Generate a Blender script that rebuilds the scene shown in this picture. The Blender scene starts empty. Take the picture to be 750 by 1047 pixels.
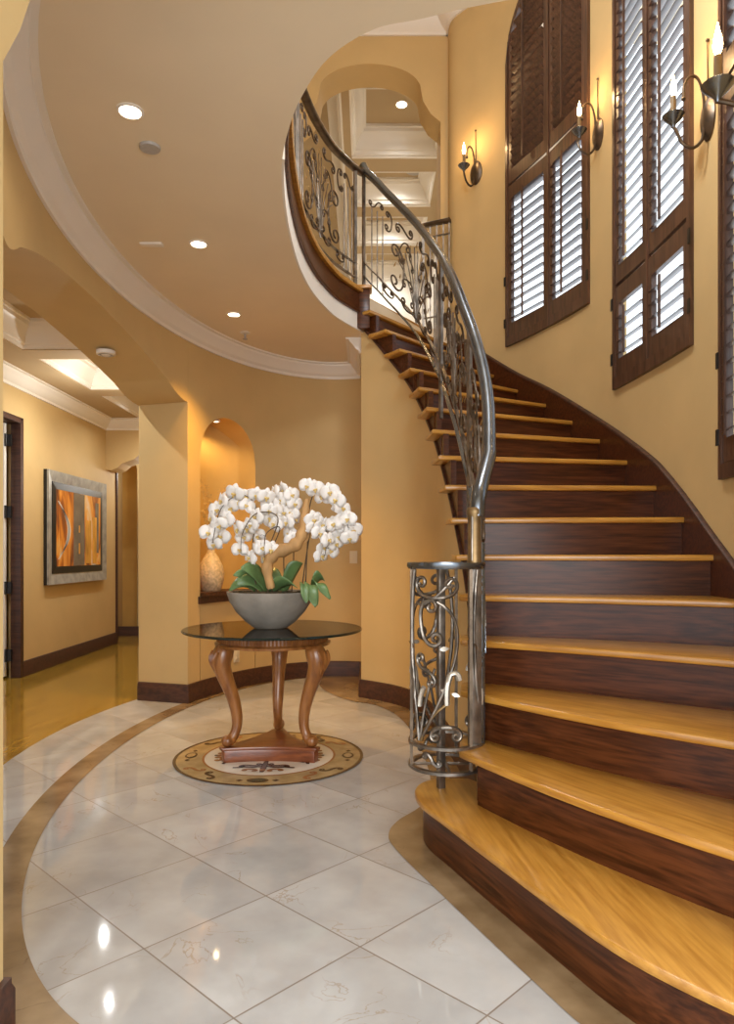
import bpy, bmesh, math, random
from math import sin, cos, pi, radians, sqrt, atan2, hypot, exp
from mathutils import Vector, Matrix
random.seed(7)
S = bpy.context.scene
COL = S.collection
# ------------------------------------------------------------------ camera, world, exposure
EYE = 1.185
FPX = 726.0
cd = bpy.data.cameras.new('camera'); cam = bpy.data.objects.new('camera', cd); COL.objects.link(cam)
cam.location = (0, 0, EYE); cam.rotation_euler = (pi / 2, 0, 0)
cd.sensor_fit = 'HORIZONTAL'; cd.sensor_width = 36.0; cd.lens = 36.0 * FPX / 750.0
cd.shift_y = (566 - 523.5) / 750.0; cd.clip_start = 0.02
S.camera = cam
S.view_settings.view_transform = 'Standard'; S.view_settings.look = 'None'
S.view_settings.gamma = 1.0; S.view_settings.use_curve_mapping = False
S.view_settings.exposure = 0.06
S.cycles.use_denoising = True
S.cycles.max_bounces = 10; S.cycles.diffuse_bounces = 6; S.cycles.glossy_bounces = 4
S.cycles.transparent_max_bounces = 12
S.cycles.sample_clamp_indirect = 4.0
S.cycles.caustics_reflective = False; S.cycles.caustics_refractive = False
W = bpy.data.worlds.new('daylight'); S.world = W; W.use_nodes = True
bg = W.node_tree.nodes['Background']
bg.inputs[0].default_value = (0.84, 0.92, 1.0, 1); bg.inputs[1].default_value = 2.4
WARM = (1.0, 0.84, 0.60)
# lamp strengths in one place
P_FOYER, P_HALL, P_UPPER, P_NICHE, P_SCONCE, P_ENTRY, P_WELL = 8.0, 60.0, 85.0, 14.0, 3.0, 132.0, 60.0
P_BACK, GOLD, SOFT = 190.0, (1.0, 0.56, 0.13), (0.98, 1.0, 0.97)

def lamp(kind, loc, power, color=WARM, rot=None, size=0.05, spot=2.4, blend=0.8, name='lamp', sy=None):
    l = bpy.data.lights.new(name, kind); l.energy = power; l.color = color
    if kind == 'SPOT':
        l.spot_size = spot; l.spot_blend = blend; l.shadow_soft_size = size
    elif kind == 'AREA':
        l.shape = 'RECTANGLE'; l.size = size; l.size_y = sy or size
    else:
        l.shadow_soft_size = size
    o = bpy.data.objects.new(name, l); o.location = loc
    if rot: o.rotation_euler = rot
    COL.objects.link(o); return o
# daylight through the glazed entry doors behind the camera
lamp('AREA', (0.0, -1.6, 1.7), P_ENTRY, (1.0, 0.98, 0.95), (radians(44), 0, 0), 2.6, sy=2.2, name='entry_door_daylight')

# ------------------------------------------------------------------ materials
def nodes(name):
    m = bpy.data.materials.new(name); m.use_nodes = True
    nt = m.node_tree; return m, nt, nt.nodes, nt.links, nt.nodes['Principled BSDF']
def setp(b, **k):
    for a, v in k.items():
        b.inputs[a.replace('_', ' ')].default_value = v
def c4(c): return (c[0], c[1], c[2], 1)
def plain(name, col, rough=0.5, metal=0.0, var=0.12, scale=6.0, bump=0.0, bscale=60.0, coat=0.0, stretch=(1, 1, 1)):
    m, nt, N, L, b = nodes(name)
    tc = N.new('ShaderNodeTexCoord'); mp = N.new('ShaderNodeMapping'); mp.inputs['Scale'].default_value = stretch
    L.new(tc.outputs['Object'], mp.inputs[0])
    nz = N.new('ShaderNodeTexNoise'); nz.inputs['Scale'].default_value = scale; nz.inputs['Detail'].default_value = 5
    L.new(mp.outputs[0], nz.inputs[0])
    r = N.new('ShaderNodeValToRGB')
    r.color_ramp.elements[0].position = 0.3; r.color_ramp.elements[1].position = 0.7
    r.color_ramp.elements[0].color = c4([max(0, x * (1 - var)) for x in col])
    r.color_ramp.elements[1].color = c4([min(1, x * (1 + var)) for x in col])
    L.new(nz.outputs[0], r.inputs[0]); L.new(r.outputs[0], b.inputs['Base Color'])
    setp(b, Roughness=rough, Metallic=metal)
    if coat: b.inputs['Coat Weight'].default_value = coat; b.inputs['Coat Roughness'].default_value = 0.12
    if bump:
        n2 = N.new('ShaderNodeTexNoise'); n2.inputs['Scale'].default_value = bscale; n2.inputs['Detail'].default_value = 4
        L.new(mp.outputs[0], n2.inputs[0])
        bp = N.new('ShaderNodeBump'); bp.inputs['Strength'].default_value = bump; bp.inputs['Distance'].default_value = 0.01
        L.new(n2.outputs[0], bp.inputs['Height']); L.new(bp.outputs[0], b.inputs['Normal'])
    return m
def wood(name, dark, light, rough=0.35, sx=1.2, sy=14.0, sz=14.0, cath=2.2, coat=0.25, bump=0.05):
    """grain runs along object x"""
    m, nt, N, L, b = nodes(name)
    tc = N.new('ShaderNodeTexCoord'); mp = N.new('ShaderNodeMapping')
    mp.inputs['Scale'].default_value = (sx, sy, sz); L.new(tc.outputs['Object'], mp.inputs[0])
    oi = N.new('ShaderNodeObjectInfo'); sc = N.new('ShaderNodeMath'); sc.operation = 'MULTIPLY'; sc.inputs[1].default_value = 40
    L.new(oi.outputs['Random'], sc.inputs[0])
    cx = N.new('ShaderNodeCombineXYZ'); L.new(sc.outputs[0], cx.inputs[0]); L.new(sc.outputs[0], cx.inputs[1])
    ad = N.new('ShaderNodeVectorMath'); ad.operation = 'ADD'; L.new(mp.outputs[0], ad.inputs[0]); L.new(cx.outputs[0], ad.inputs[1])
    n1 = N.new('ShaderNodeTexNoise'); n1.inputs['Scale'].default_value = 0.55; n1.inputs['Detail'].default_value = 1.5
    L.new(ad.outputs[0], n1.inputs[0])
    mu = N.new('ShaderNodeMath'); mu.operation = 'MULTIPLY'; mu.inputs[1].default_value = cath * 6; L.new(n1.outputs[0], mu.inputs[0])
    si = N.new('ShaderNodeMath'); si.operation = 'SINE'
    m2 = N.new('ShaderNodeMath'); m2.operation = 'MULTIPLY'; m2.inputs[1].default_value = 6.28; L.new(mu.outputs[0], m2.inputs[0]); L.new(m2.outputs[0], si.inputs[0])
    n2 = N.new('ShaderNodeTexNoise'); n2.inputs['Scale'].default_value = 6.0; n2.inputs['Detail'].default_value = 5
    L.new(ad.outputs[0], n2.inputs[0])
    a1 = N.new('ShaderNodeMath'); a1.operation = 'MULTIPLY_ADD'; a1.inputs[1].default_value = 0.10; L.new(si.outputs[0], a1.inputs[0]); L.new(n2.outputs[0], a1.inputs[2])
    r = N.new('ShaderNodeValToRGB'); r.color_ramp.elements[0].position = 0.28; r.color_ramp.elements[1].position = 0.72
    r.color_ramp.elements[0].color = c4(dark); r.color_ramp.elements[1].color = c4(light)
    L.new(a1.outputs[0], r.inputs[0]); L.new(r.outputs[0], b.inputs['Base Color'])
    setp(b, Roughness=rough); b.inputs['Coat Weight'].default_value = coat; b.inputs['Coat Roughness'].default_value = 0.15
    if bump:
        bp = N.new('ShaderNodeBump'); bp.inputs['Strength'].default_value = bump; bp.inputs['Distance'].default_value = 0.004
        L.new(a1.outputs[0], bp.inputs['Height']); L.new(bp.outputs[0], b.inputs['Normal'])
    return m
def glow(name, col, strength):
    m, nt, N, L, b = nodes(name)
    setp(b, Base_Color=c4((0.9, 0.9, 0.9)))
    b.inputs['Emission Color'].default_value = c4(col); b.inputs['Emission Strength'].default_value = strength
    return m
def marble_nodes(N, L, vec, cols, veincol, vscale=2.2, vamt=0.6):
    n1 = N.new('ShaderNodeTexNoise'); n1.inputs['Scale'].default_value = vscale * 1.3; n1.inputs['Detail'].default_value = 8
    L.new(vec, n1.inputs[0])
    r = N.new('ShaderNodeValToRGB'); r.color_ramp.elements[0].position = 0.32; r.color_ramp.elements[1].position = 0.68
    r.color_ramp.elements[0].color = c4(cols[0]); r.color_ramp.elements[1].color = c4(cols[1]); L.new(n1.outputs[0], r.inputs[0])
    n2 = N.new('ShaderNodeTexNoise'); n2.inputs['Scale'].default_value = vscale; n2.inputs['Detail'].default_value = 10; n2.inputs['Distortion'].default_value = 0.9
    L.new(vec, n2.inputs[0])
    s = N.new('ShaderNodeMath'); s.operation = 'SUBTRACT'; s.inputs[1].default_value = 0.5; L.new(n2.outputs[0], s.inputs[0])
    a = N.new('ShaderNodeMath'); a.operation = 'ABSOLUTE'; L.new(s.outputs[0], a.inputs[0])
    v = N.new('ShaderNodeMapRange'); v.inputs[1].default_value = 0.0; v.inputs[2].default_value = 0.007; v.inputs[3].default_value = vamt; v.inputs[4].default_value = 0.0
    L.new(a.outputs[0], v.inputs[0])
    n3 = N.new('ShaderNodeTexNoise'); n3.inputs['Scale'].default_value = 1.7; L.new(vec, n3.inputs[0])
    gate = N.new('ShaderNodeMapRange'); gate.inputs[1].default_value = 0.5; gate.inputs[2].default_value = 0.64; L.new(n3.outputs[0], gate.inputs[0])
    g = N.new('ShaderNodeMath'); g.operation = 'MULTIPLY'; L.new(v.outputs[0], g.inputs[0]); L.new(gate.outputs[0], g.inputs[1])
    mx = N.new('ShaderNodeMix'); mx.data_type = 'RGBA'; L.new(g.outputs[0], mx.inputs[0]); L.new(r.outputs[0], mx.inputs[6]); mx.inputs[7].default_value = c4(veincol)
    return mx.outputs[2]
def tile_mat():
    m, nt, N, L, b = nodes('cream_marble_tile')
    tc = N.new('ShaderNodeTexCoord'); mp = N.new('ShaderNodeMapping'); mp.vector_type = 'TEXTURE'
    mp.inputs['Location'].default_value = (TILE_O[0], TILE_O[1], 0); mp.inputs['Rotation'].default_value = (0, 0, TILE_A)
    mp.inputs['Scale'].default_value = (TILE, TILE, TILE)
    L.new(tc.outputs['Object'], mp.inputs[0])
    fr = N.new('ShaderNodeVectorMath'); fr.operation = 'FRACTION'; L.new(mp.outputs[0], fr.inputs[0])
    fl = N.new('ShaderNodeVectorMath'); fl.operation = 'FLOOR'; L.new(mp.outputs[0], fl.inputs[0])
    sp = N.new('ShaderNodeSeparateXYZ'); L.new(fr.outputs[0], sp.inputs[0])
    ds = []
    for i in (0, 1):
        s = N.new('ShaderNodeMath'); s.operation = 'SUBTRACT'; s.inputs[1].default_value = 0.5; L.new(sp.outputs[i], s.inputs[0])
        a = N.new('ShaderNodeMath'); a.operation = 'ABSOLUTE'; L.new(s.outputs[0], a.inputs[0]); ds.append(a)
    mxm = N.new('ShaderNodeMath'); mxm.operation = 'MAXIMUM'; L.new(ds[0].outputs[0], mxm.inputs[0]); L.new(ds[1].outputs[0], mxm.inputs[1])
    gr = N.new('ShaderNodeMapRange'); gr.inputs[1].default_value = 0.4935; gr.inputs[2].default_value = 0.4955; L.new(mxm.outputs[0], gr.inputs[0])
    wn = N.new('ShaderNodeTexWhiteNoise'); L.new(fl.outputs[0], wn.inputs[0])
    sc = N.new('ShaderNodeVectorMath'); sc.operation = 'SCALE'; sc.inputs['Scale'].default_value = 9.0; L.new(wn.outputs['Color'], sc.inputs[0])
    ad = N.new('ShaderNodeVectorMath'); ad.operation = 'ADD'; L.new(mp.outputs[0], ad.inputs[0]); L.new(sc.outputs[0], ad.inputs[1])
    col = marble_nodes(N, L, ad.outputs[0], TILE_COLS, (0.30, 0.20, 0.10), 1.5, 0.6)
    hv = N.new('ShaderNodeMapRange'); hv.inputs[3].default_value = 0.88; hv.inputs[4].default_value = 1.06; L.new(wn.outputs['Value'], hv.inputs[0])
    hs = N.new('ShaderNodeHueSaturation'); L.new(hv.outputs[0], hs.inputs['Value']); L.new(col, hs.inputs['Color'])
    mx = N.new('ShaderNodeMix'); mx.data_type = 'RGBA'; L.new(gr.outputs[0], mx.inputs[0]); L.new(hs.outputs[0], mx.inputs[6]); mx.inputs[7].default_value = (0.20, 0.155, 0.12, 1)
    L.new(mx.outputs[2], b.inputs['Base Color'])
    rr = N.new('ShaderNodeMapRange'); rr.inputs[3].default_value = 0.045; rr.inputs[4].default_value = 0.6; L.new(gr.outputs[0], rr.inputs[0])
    L.new(rr.outputs[0], b.inputs['Roughness'])
    return m
def stone_mat(name, c0, c1, vein, rough=0.16, sc=3.0, vamt=0.5):
    m, nt, N, L, b = nodes(name)
    tc = N.new('ShaderNodeTexCoord')
    L.new(marble_nodes(N, L, tc.outputs['Object'], (c0, c1), vein, sc, vamt), b.inputs['Base Color']); setp(b, Roughness=rough); return m
TILE = 0.458; TILE_A = radians(315.94); TILE_O = (-0.9978, 2.4478)
TILE_COLS = ((0.385, 0.37, 0.355), (0.485, 0.475, 0.46))
M = {}
M['wall'] = plain('wall_plaster', (0.58, 0.40, 0.175), 0.75, 0, 0.05, 2.5, 0.04, 35)
M['lit_ochre'] = plain('niche_lit_ochre_plaster', (0.60, 0.36, 0.10), 0.7, 0, 0.08, 3, 0.04, 35)  # wall plaster made deeper: the niche's warm light is put into its colour
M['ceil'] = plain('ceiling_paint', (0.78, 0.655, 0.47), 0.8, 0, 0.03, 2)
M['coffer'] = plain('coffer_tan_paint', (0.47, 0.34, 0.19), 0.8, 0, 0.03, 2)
M['white'] = plain('white_trim_paint', (0.80, 0.74, 0.66), 0.45, 0, 0.02, 3)
M['oak'] = wood('oak_tread', (0.36, 0.155, 0.020), (0.53, 0.26, 0.045), 0.28, 1.0, 11, 11, 1.6, 0.35, 0.03)
M['walnut'] = wood('dark_stained_oak', (0.034, 0.009, 0.0025), (0.100, 0.029, 0.0085), 0.30, 1.1, 17, 17, 1.3, 0.0, 0.05)
M['walnut'].node_tree.nodes['Principled BSDF'].inputs['Specular IOR Level'].default_value = 0.28
M['walnut2'] = wood('dark_baseboard_wood', (0.035, 0.013, 0.008), (0.085, 0.03, 0.015), 0.5, 0.8, 12, 12, 1.2, 0.0, 0.0)
M['cherry'] = wood('cherry_table_wood', (0.19, 0.062, 0.014), (0.36, 0.14, 0.035), 0.32, 6, 6, 1.5, 1.5, 0.3, 0.0)
M['cherry_dark'] = wood('reddish_plinth_wood', (0.14, 0.035, 0.012), (0.27, 0.078, 0.026), 0.28, 1.5, 10, 10, 1.2, 0.4, 0.0)
M['shutter'] = wood('shutter_brown_wood', (0.045, 0.020, 0.011), (0.115, 0.052, 0.028), 0.4, 12, 12, 1.0, 1.0, 0.15, 0.0)
M['hardwood'] = wood('polished_hall_hardwood', (0.24, 0.13, 0.012), (0.38, 0.225, 0.028), 0.10, 7, 1.0, 7, 1.2, 0.4, 0.0)
M['iron'] = plain('pewter_iron', (0.22, 0.19, 0.16), 0.34, 0.85, 0.45, 14, 0.15, 60)
M['iron_dark'] = plain('bronze_iron', (0.115, 0.082, 0.055), 0.36, 0.8, 0.4, 14, 0.1, 60)
M['rail'] = plain('handrail_steel', (0.165, 0.18, 0.20), 0.25, 0.9, 0.18, 10)
M['gilt'] = plain('gilded_leaf_metal', (0.42, 0.28, 0.10), 0.35, 0.8, 0.3, 20)
M['collar'] = plain('antique_bronze', (0.22, 0.14, 0.06), 0.42, 0.7, 0.35, 18)
M['silverleaf'] = plain('silvered_leaf_metal', (0.62, 0.58, 0.50), 0.35, 0.7, 0.2, 20)
M['black'] = plain('black_metal', (0.02, 0.018, 0.016), 0.4, 0.3, 0.2)
M['chrome'] = plain('satin_nickel', (0.6, 0.58, 0.55), 0.25, 1.0, 0.05)
M['concrete'] = plain('grey_concrete', (0.27, 0.24, 0.20), 0.75, 0, 0.25, 8, 0.12, 40)
M['petal'] = plain('white_petal', (0.86, 0.83, 0.80), 0.5, 0, 0.03, 20)
M['lip'] = plain('yellow_orchid_lip', (0.72, 0.52, 0.18), 0.5, 0, 0.2, 30)
M['leaf'] = plain('orchid_leaf_green', (0.12, 0.21, 0.075), 0.35, 0, 0.35, 9)
M['stem'] = plain('orchid_stem_brown', (0.085, 0.055, 0.028), 0.6, 0, 0.3, 20)
M['drift'] = plain('driftwood', (0.46, 0.26, 0.10), 0.7, 0, 0.3, 12, 0.3, 30, stretch=(1, 1, 0.25))
M['moss'] = plain('brown_planting_moss', (0.06, 0.042, 0.02), 0.9, 0, 0.5, 30, 0.6, 60)
M['vase'] = plain('cream_vase_mosaic', (0.62, 0.47, 0.29), 0.45, 0, 0.3, 45, 0.5, 70)
M['twig'] = plain('golden_twig', (0.55, 0.36, 0.12), 0.6, 0, 0.3, 20)
M['plate'] = plain('ivory_plastic', (0.72, 0.62, 0.44), 0.4, 0, 0.02)
M['grey'] = plain('grey_grille', (0.42, 0.39, 0.36), 0.6, 0, 0.1, 60)
M['candle'] = plain('candle_sleeve', (0.24, 0.15, 0.06), 0.5, 0, 0.1)
M['silver_frame'] = plain('silvered_picture_frame', (0.36, 0.35, 0.32), 0.45, 0.3, 0.25, 12)
M['brown_marble'] = stone_mat('brown_marble_band', (0.17, 0.108, 0.052), (0.32, 0.22, 0.12), (0.09, 0.05, 0.022), 0.14, 3.5, 0.7)
M['gold_marble'] = stone_mat('gold_marble_border', (0.30, 0.20, 0.085), (0.44, 0.32, 0.16), (0.18, 0.10, 0.04), 0.16, 7, 0.4)
M['cream_marble'] = stone_mat('cream_marble_field', (0.70, 0.62, 0.50), (0.78, 0.71, 0.60), (0.6, 0.5, 0.36), 0.14, 4, 0.2)
M['dark_stone'] = plain('dark_brown_inlay', (0.06, 0.03, 0.015), 0.2, 0, 0.2)
M['green_stone'] = plain('dark_green_inlay', (0.035, 0.05, 0.03), 0.2, 0, 0.2)
M['ochre_stone'] = plain('rust_inlay', (0.33, 0.14, 0.05), 0.2, 0, 0.2)
M['tile'] = tile_mat()
M['bulb'] = glow('flame_bulb', (1.0, 0.72, 0.36), 22.0)
M['lens'] = glow('downlight_lens', (1.0, 0.86, 0.66), 14.0)
def glass_mat(name, tint, refl=0.12):
    m, nt, N, L, b = nodes(name)
    N.remove(b); out = N['Material Output']
    t = N.new('ShaderNodeBsdfTransparent'); t.inputs[0].default_value = c4(tint)
    g = N.new('ShaderNodeBsdfGlossy'); g.inputs['Roughness'].default_value = 0.02
    lw = N.new('ShaderNodeLayerWeight'); lw.inputs[0].default_value = refl
    mx = N.new('ShaderNodeMixShader'); L.new(lw.outputs['Fresnel'], mx.inputs[0]); L.new(t.outputs[0], mx.inputs[1]); L.new(g.outputs[0], mx.inputs[2])
    L.new(mx.outputs[0], out.inputs[0]); return m
M['pane'] = glass_mat('window_glass', (0.97, 0.98, 0.98), 0.03)
M['tabletop_glass'] = glass_mat('smoked_green_glass', (0.42, 0.42, 0.36), 0.32)
M['glass_edge'] = plain('dark_glass_edge', (0.010, 0.018, 0.015), 0.08, 0, 0.1)
def art_mat():
    m, nt, N, L, b = nodes('abstract_amber_print')
    tc = N.new('ShaderNodeTexCoord'); mp = N.new('ShaderNodeMapping'); mp.inputs['Scale'].default_value = (1, 0.9, 0.35)
    L.new(tc.outputs['Object'], mp.inputs[0])
    nz = N.new('ShaderNodeTexNoise'); nz.inputs['Scale'].default_value = 3.5; nz.inputs['Detail'].default_value = 5; nz.inputs['Distortion'].default_value = 1.6
    L.new(mp.outputs[0], nz.inputs[0])
    r = N.new('ShaderNodeValToRGB'); cr = r.color_ramp
    cr.elements[0].position = 0.28; cr.elements[0].color = (0.05, 0.025, 0.015, 1)
    cr.elements[1].position = 0.74; cr.elements[1].color = (0.75, 0.70, 0.62, 1)
    for p, c in ((0.42, (0.32, 0.08, 0.015, 1)), (0.52, (0.75, 0.26, 0.03, 1)), (0.60, (0.80, 0.42, 0.10, 1))):
        e = cr.elements.new(p); e.color = c
    L.new(nz.outputs[0], r.inputs[0]); L.new(r.outputs[0], b.inputs['Base Color']); setp(b, Roughness=0.12)
    return m
M['art'] = art_mat()
M['art_grey'] = plain('print_grey_pane', (0.16, 0.13, 0.10), 0.15, 0, 0.3, 5)
M['art_amber'] = plain('print_amber_pane', (0.72, 0.34, 0.04), 0.15, 0, 0.4, 7, stretch=(1, 1, 0.4))

# ------------------------------------------------------------------ mesh helpers
class MB:
    def __init__(s): s.v = []; s.f = []
    def add(s, vs, fs):
        o = len(s.v); s.v += [tuple(p) for p in vs]; s.f += [tuple(o + i for i in f) for f in fs]; return s
    def quad(s, a, b, c, d): return s.add((a, b, c, d), ((0, 1, 2, 3),))
    def box(s, c, d, rz=0.0):
        x, y, z = d[0] / 2, d[1] / 2, d[2] / 2; ca, sa = cos(rz), sin(rz)
        vs = [(c[0] + ca * i * x - sa * j * y, c[1] + sa * i * x + ca * j * y, c[2] + k * z) for k in (-1, 1) for i, j in ((-1, -1), (1, -1), (1, 1), (-1, 1))]
        return s.add(vs, ((3, 2, 1, 0), (4, 5, 6, 7), (0, 1, 5, 4), (1, 2, 6, 5), (2, 3, 7, 6), (3, 0, 4, 7)))
    def prism(s, poly, z0, z1):
        n = len(poly)
        vs = [(p[0], p[1], z0) for p in poly] + [(p[0], p[1], z1) for p in poly]
        fs = [tuple(reversed(range(n))), tuple(range(n, 2 * n))] + [(i, (i + 1) % n, n + (i + 1) % n, n + i) for i in range(n)]
        return s.add(vs, fs)
    def ring(s, rings, closed_u=True, cap=True, closed_v=False):
        n = len(rings[0]); o = len(s.v)
        for r in rings: s.v += [tuple(p) for p in r]
        m = len(rings)
        for a in range(m if closed_v else m - 1):
            b = (a + 1) % m
            for i in range(n if closed_u else n - 1):
                j = (i + 1) % n
                s.f.append((o + a * n + i, o + a * n + j, o + b * n + j, o + b * n + i))
        if cap and not closed_v and closed_u:
            s.f.append(tuple(o + i for i in reversed(range(n)))); s.f.append(tuple(o + (m - 1) * n + i for i in range(n)))
        return s
    def tube(s, pts, r, seg=6, closed=False, flat=None):
        P = [Vector(p) for p in pts]; n = len(P)
        rs = r if isinstance(r, (list, tuple)) else [r] * n
        T = []
        for i in range(n):
            a = P[(i - 1) % n] if (i or closed) else P[0]; b = P[(i + 1) % n] if (i < n - 1 or closed) else P[-1]
            t = (b - a); T.append(t.normalized() if t.length > 1e-9 else Vector((0, 0, 1)))
        u = T[0].orthogonal().normalized(); rings = []
        for i in range(n):
            u = (u - T[i] * u.dot(T[i])); u = u.normalized() if u.length > 1e-6 else T[i].orthogonal().normalized()
            w = T[i].cross(u)
            rings.append([P[i] + (u * cos(2 * pi * k / seg) + w * sin(2 * pi * k / seg)) * rs[i] for k in range(seg)])
        return s.ring(rings, cap=not closed, closed_v=closed)
    def sweep(s, path, prof, closed=False, cap=True):
        """prof: (lateral to the right of travel, up); path 3D, profile stays vertical"""
        P = [Vector(p) for p in path]; n = len(P); rings = []
        for i in range(n):
            a = P[(i - 1) % n] if (i or closed) else None; b = P[(i + 1) % n] if (i < n - 1 or closed) else None
            d1 = (P[i] - a) if a is not None else (b - P[i]); d2 = (b - P[i]) if b is not None else d1
            d1 = Vector((d1.x, d1.y)); d2 = Vector((d2.x, d2.y))
            if d1.length < 1e-9: d1 = d2
            if d2.length < 1e-9: d2 = d1
            d1.normalize(); d2.normalize()
            t = (d1 + d2); t = t.normalized() if t.length > 1e-6 else d1
            nrm = Vector((t.y, -t.x)); k = 1.0 / max(0.35, nrm.dot(Vector((d1.y, -d1.x))))
            rings.append([(P[i].x + nrm.x * q[0] * k, P[i].y + nrm.y * q[0] * k, P[i].z + q[1]) for q in prof])
        return s.ring(rings, cap=cap, closed_v=closed)
    def lathe(s, prof, c=(0, 0, 0), seg=24, cap=True):
        return s.ring([[(c[0] + r * cos(2 * pi * i / seg), c[1] + r * sin(2 * pi * i / seg), c[2] + z) for i in range(seg)] for r, z in prof], cap=cap)
    def sph(s, c, r, seg=10, rings=6):
        rr = r if isinstance(r, (list, tuple)) else (r, r, r)
        R = []
        for a in range(1, rings):
            t = pi * a / rings
            R.append([(c[0] + rr[0] * sin(t) * cos(2 * pi * i / seg), c[1] + rr[1] * sin(t) * sin(2 * pi * i / seg), c[2] - rr[2] * cos(t)) for i in range(seg)])
        return s.ring(R)
    def build(s, name, mat, parent=None, frame=None, bevel=0.0, angle=35, smooth=True, merge=1e-5):
        me = bpy.data.meshes.new(name); bm = bmesh.new()
        vs = [bm.verts.new(p) for p in s.v]
        for f in s.f:
            try: bm.faces.new([vs[i] for i in f])
            except ValueError: pass
        bmesh.ops.remove_doubles(bm, verts=bm.verts, dist=merge)
        bmesh.ops.recalc_face_normals(bm, faces=bm.faces)
        if bevel:
            ed = [e for e in bm.edges if len(e.link_faces) == 2 and e.calc_face_angle(0) > radians(40)]
            bmesh.ops.bevel(bm, geom=ed, offset=bevel, segments=2, affect='EDGES', profile=0.5, clamp_overlap=True)
        if frame is not None: bmesh.ops.transform(bm, matrix=frame.inverted(), verts=bm.verts)
        bm.to_mesh(me); bm.free()
        if smooth:
            me.polygons.foreach_set('use_smooth', [True] * len(me.polygons)); me.set_sharp_from_angle(angle=radians(angle))
        o = bpy.data.objects.new(name, me); COL.objects.link(o)
        for x in (mat if isinstance(mat, (list, tuple)) else (mat,)): me.materials.append(M[x] if isinstance(x, str) else x)
        if parent is not None:
            o.parent = parent
            if frame is not None: o.matrix_local = wmat(parent).inverted() @ frame
            else: o.matrix_local = wmat(parent).inverted()
        elif frame is not None: o.matrix_world = frame
        return o
def wmat(o):
    m = o.matrix_local if False else Matrix.LocRotScale(o.location, o.rotation_euler, o.scale)
    return wmat(o.parent) @ m if o.parent else m
def struct(name, mb, mat, **k):
    o = mb.build(name, mat, **k); o['kind'] = 'structure'; return o
def thing(name, label, cat, loc=(0, 0, 0), rz=0.0, group=None):
    o = bpy.data.objects.new(name, None); COL.objects.link(o); o.location = loc; o.rotation_euler = (0, 0, rz); o.empty_display_size = 0.1
    o['label'] = label; o['category'] = cat
    if group: o['group'] = group
    return o
def tag(o, label, cat, group=None):
    o['label'] = label; o['category'] = cat
    if group: o['group'] = group
    return o
def kids(o): return [c for c in bpy.data.objects if c.parent == o]
def dup(o, parent=None, **k):
    c = o.copy(); COL.objects.link(c)
    if parent is not None: c.parent = parent
    for ch in kids(o): dup(ch, c)
    return c
def lerp(a, b, t): return tuple(x + (y - x) * t for x, y in zip(a, b))
def catmull(P, n=8, closed=False):
    out = []; m = len(P)
    for i in range(m if closed else m - 1):
        g = lambda j: P[j % m] if closed else P[min(max(j, 0), m - 1)]
        p0, p1, p2, p3 = g(i - 1), g(i), g(i + 1), g(i + 2)
        for k in range(n):
            t = k / n
            out.append(tuple(0.5 * (2 * b + (c - a) * t + (2 * a - 5 * b + 4 * c - d) * t * t + (3 * b - a - 3 * c + d) * t ** 3) for a, b, c, d in zip(p0, p1, p2, p3)))
    if not closed: out.append(tuple(P[-1]))
    return out
def normals2(P, closed=False):
    n = len(P); out = []
    for i in range(n):
        a = P[i - 1] if (i or closed) else P[0]; b = P[(i + 1) % n] if (i < n - 1 or closed) else P[-1]
        d = Vector((b[0] - a[0], b[1] - a[1])).normalized(); out.append((d.y, -d.x))   # right of travel
    return out
def offset2(P, d, closed=False):
    N = normals2(P, closed); return [(p[0] + n[0] * d, p[1] + n[1] * d) for p, n in zip(P, N)]
def frame_along(a, b, z=0.0):
    d = Vector((b[0] - a[0], b[1] - a[1], 0)); return Matrix.Translation((a[0], a[1], z)) @ Matrix.Rotation(atan2(d.y, d.x), 4, 'Z')

# ------------------------------------------------------------------ plan of the place
RISE = 0.1965; UF = 17 * RISE          # upper floor level
CZ = 3.0                               # foyer ceiling
I_ = [(.36, 2.62), (.37, 2.85), (.406, 3.09), (.432, 3.29), (.448, 3.46), (.452, 3.62), (.447, 3.79), (.437, 3.99), (.424, 4.20), (.407, 4.44),
      (.392, 4.71), (.362, 4.98), (.316, 5.21), (.248, 5.40), (.146, 5.56), (.024, 5.69), (-.10, 5.80)]
O_ = [(.95, 1.45), (1.10, 1.75), (1.29, 2.15), (1.45, 2.59), (1.57, 3.00), (1.62, 3.38), (1.63, 3.70), (1.625, 4.04), (1.605, 4.43), (1.58, 4.84),
      (1.50, 5.21), (1.39, 5.55), (1.25, 5.92), (1.10, 6.20), (.93, 6.42), (.74, 6.60), (.53, 6.74)]
NK = 10
IS = catmull(I_, NK); OS = catmull(O_, NK)
def at(L, k): # k = step number, float
    x = min(max((k - 1) * NK, 0), len(L) - 1.0); i = min(int(x), len(L) - 2); return lerp(L[i], L[i + 1], x - i)
IW = offset2(IS, 0.08)                 # face of the wall under the stair and of the stringer
def nose(k): return RISE * k
ECX, ECY, EA, EB = -.295, 4.22, 1.325, 2.64
def ell(ph, a=EA, b=EB):
    p = radians(ph); return (ECX - a * cos(p), ECY + b * sin(p))
WALLC = [(1.02, 1.60), (1.13, 1.80), (1.28, 2.10), (1.45, 2.42), (1.575, 2.78), (1.65, 3.15), (1.672, 3.5), (1.668, 4.0), (1.645, 4.45), (1.605, 4.88), (1.525, 5.24),
         (1.415, 5.58), (1.275, 5.95), (1.125, 6.23), (.955, 6.45), (.79, 6.66), (.785, 6.9)]
WP0 = catmull(WALLC, 10)
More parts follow.
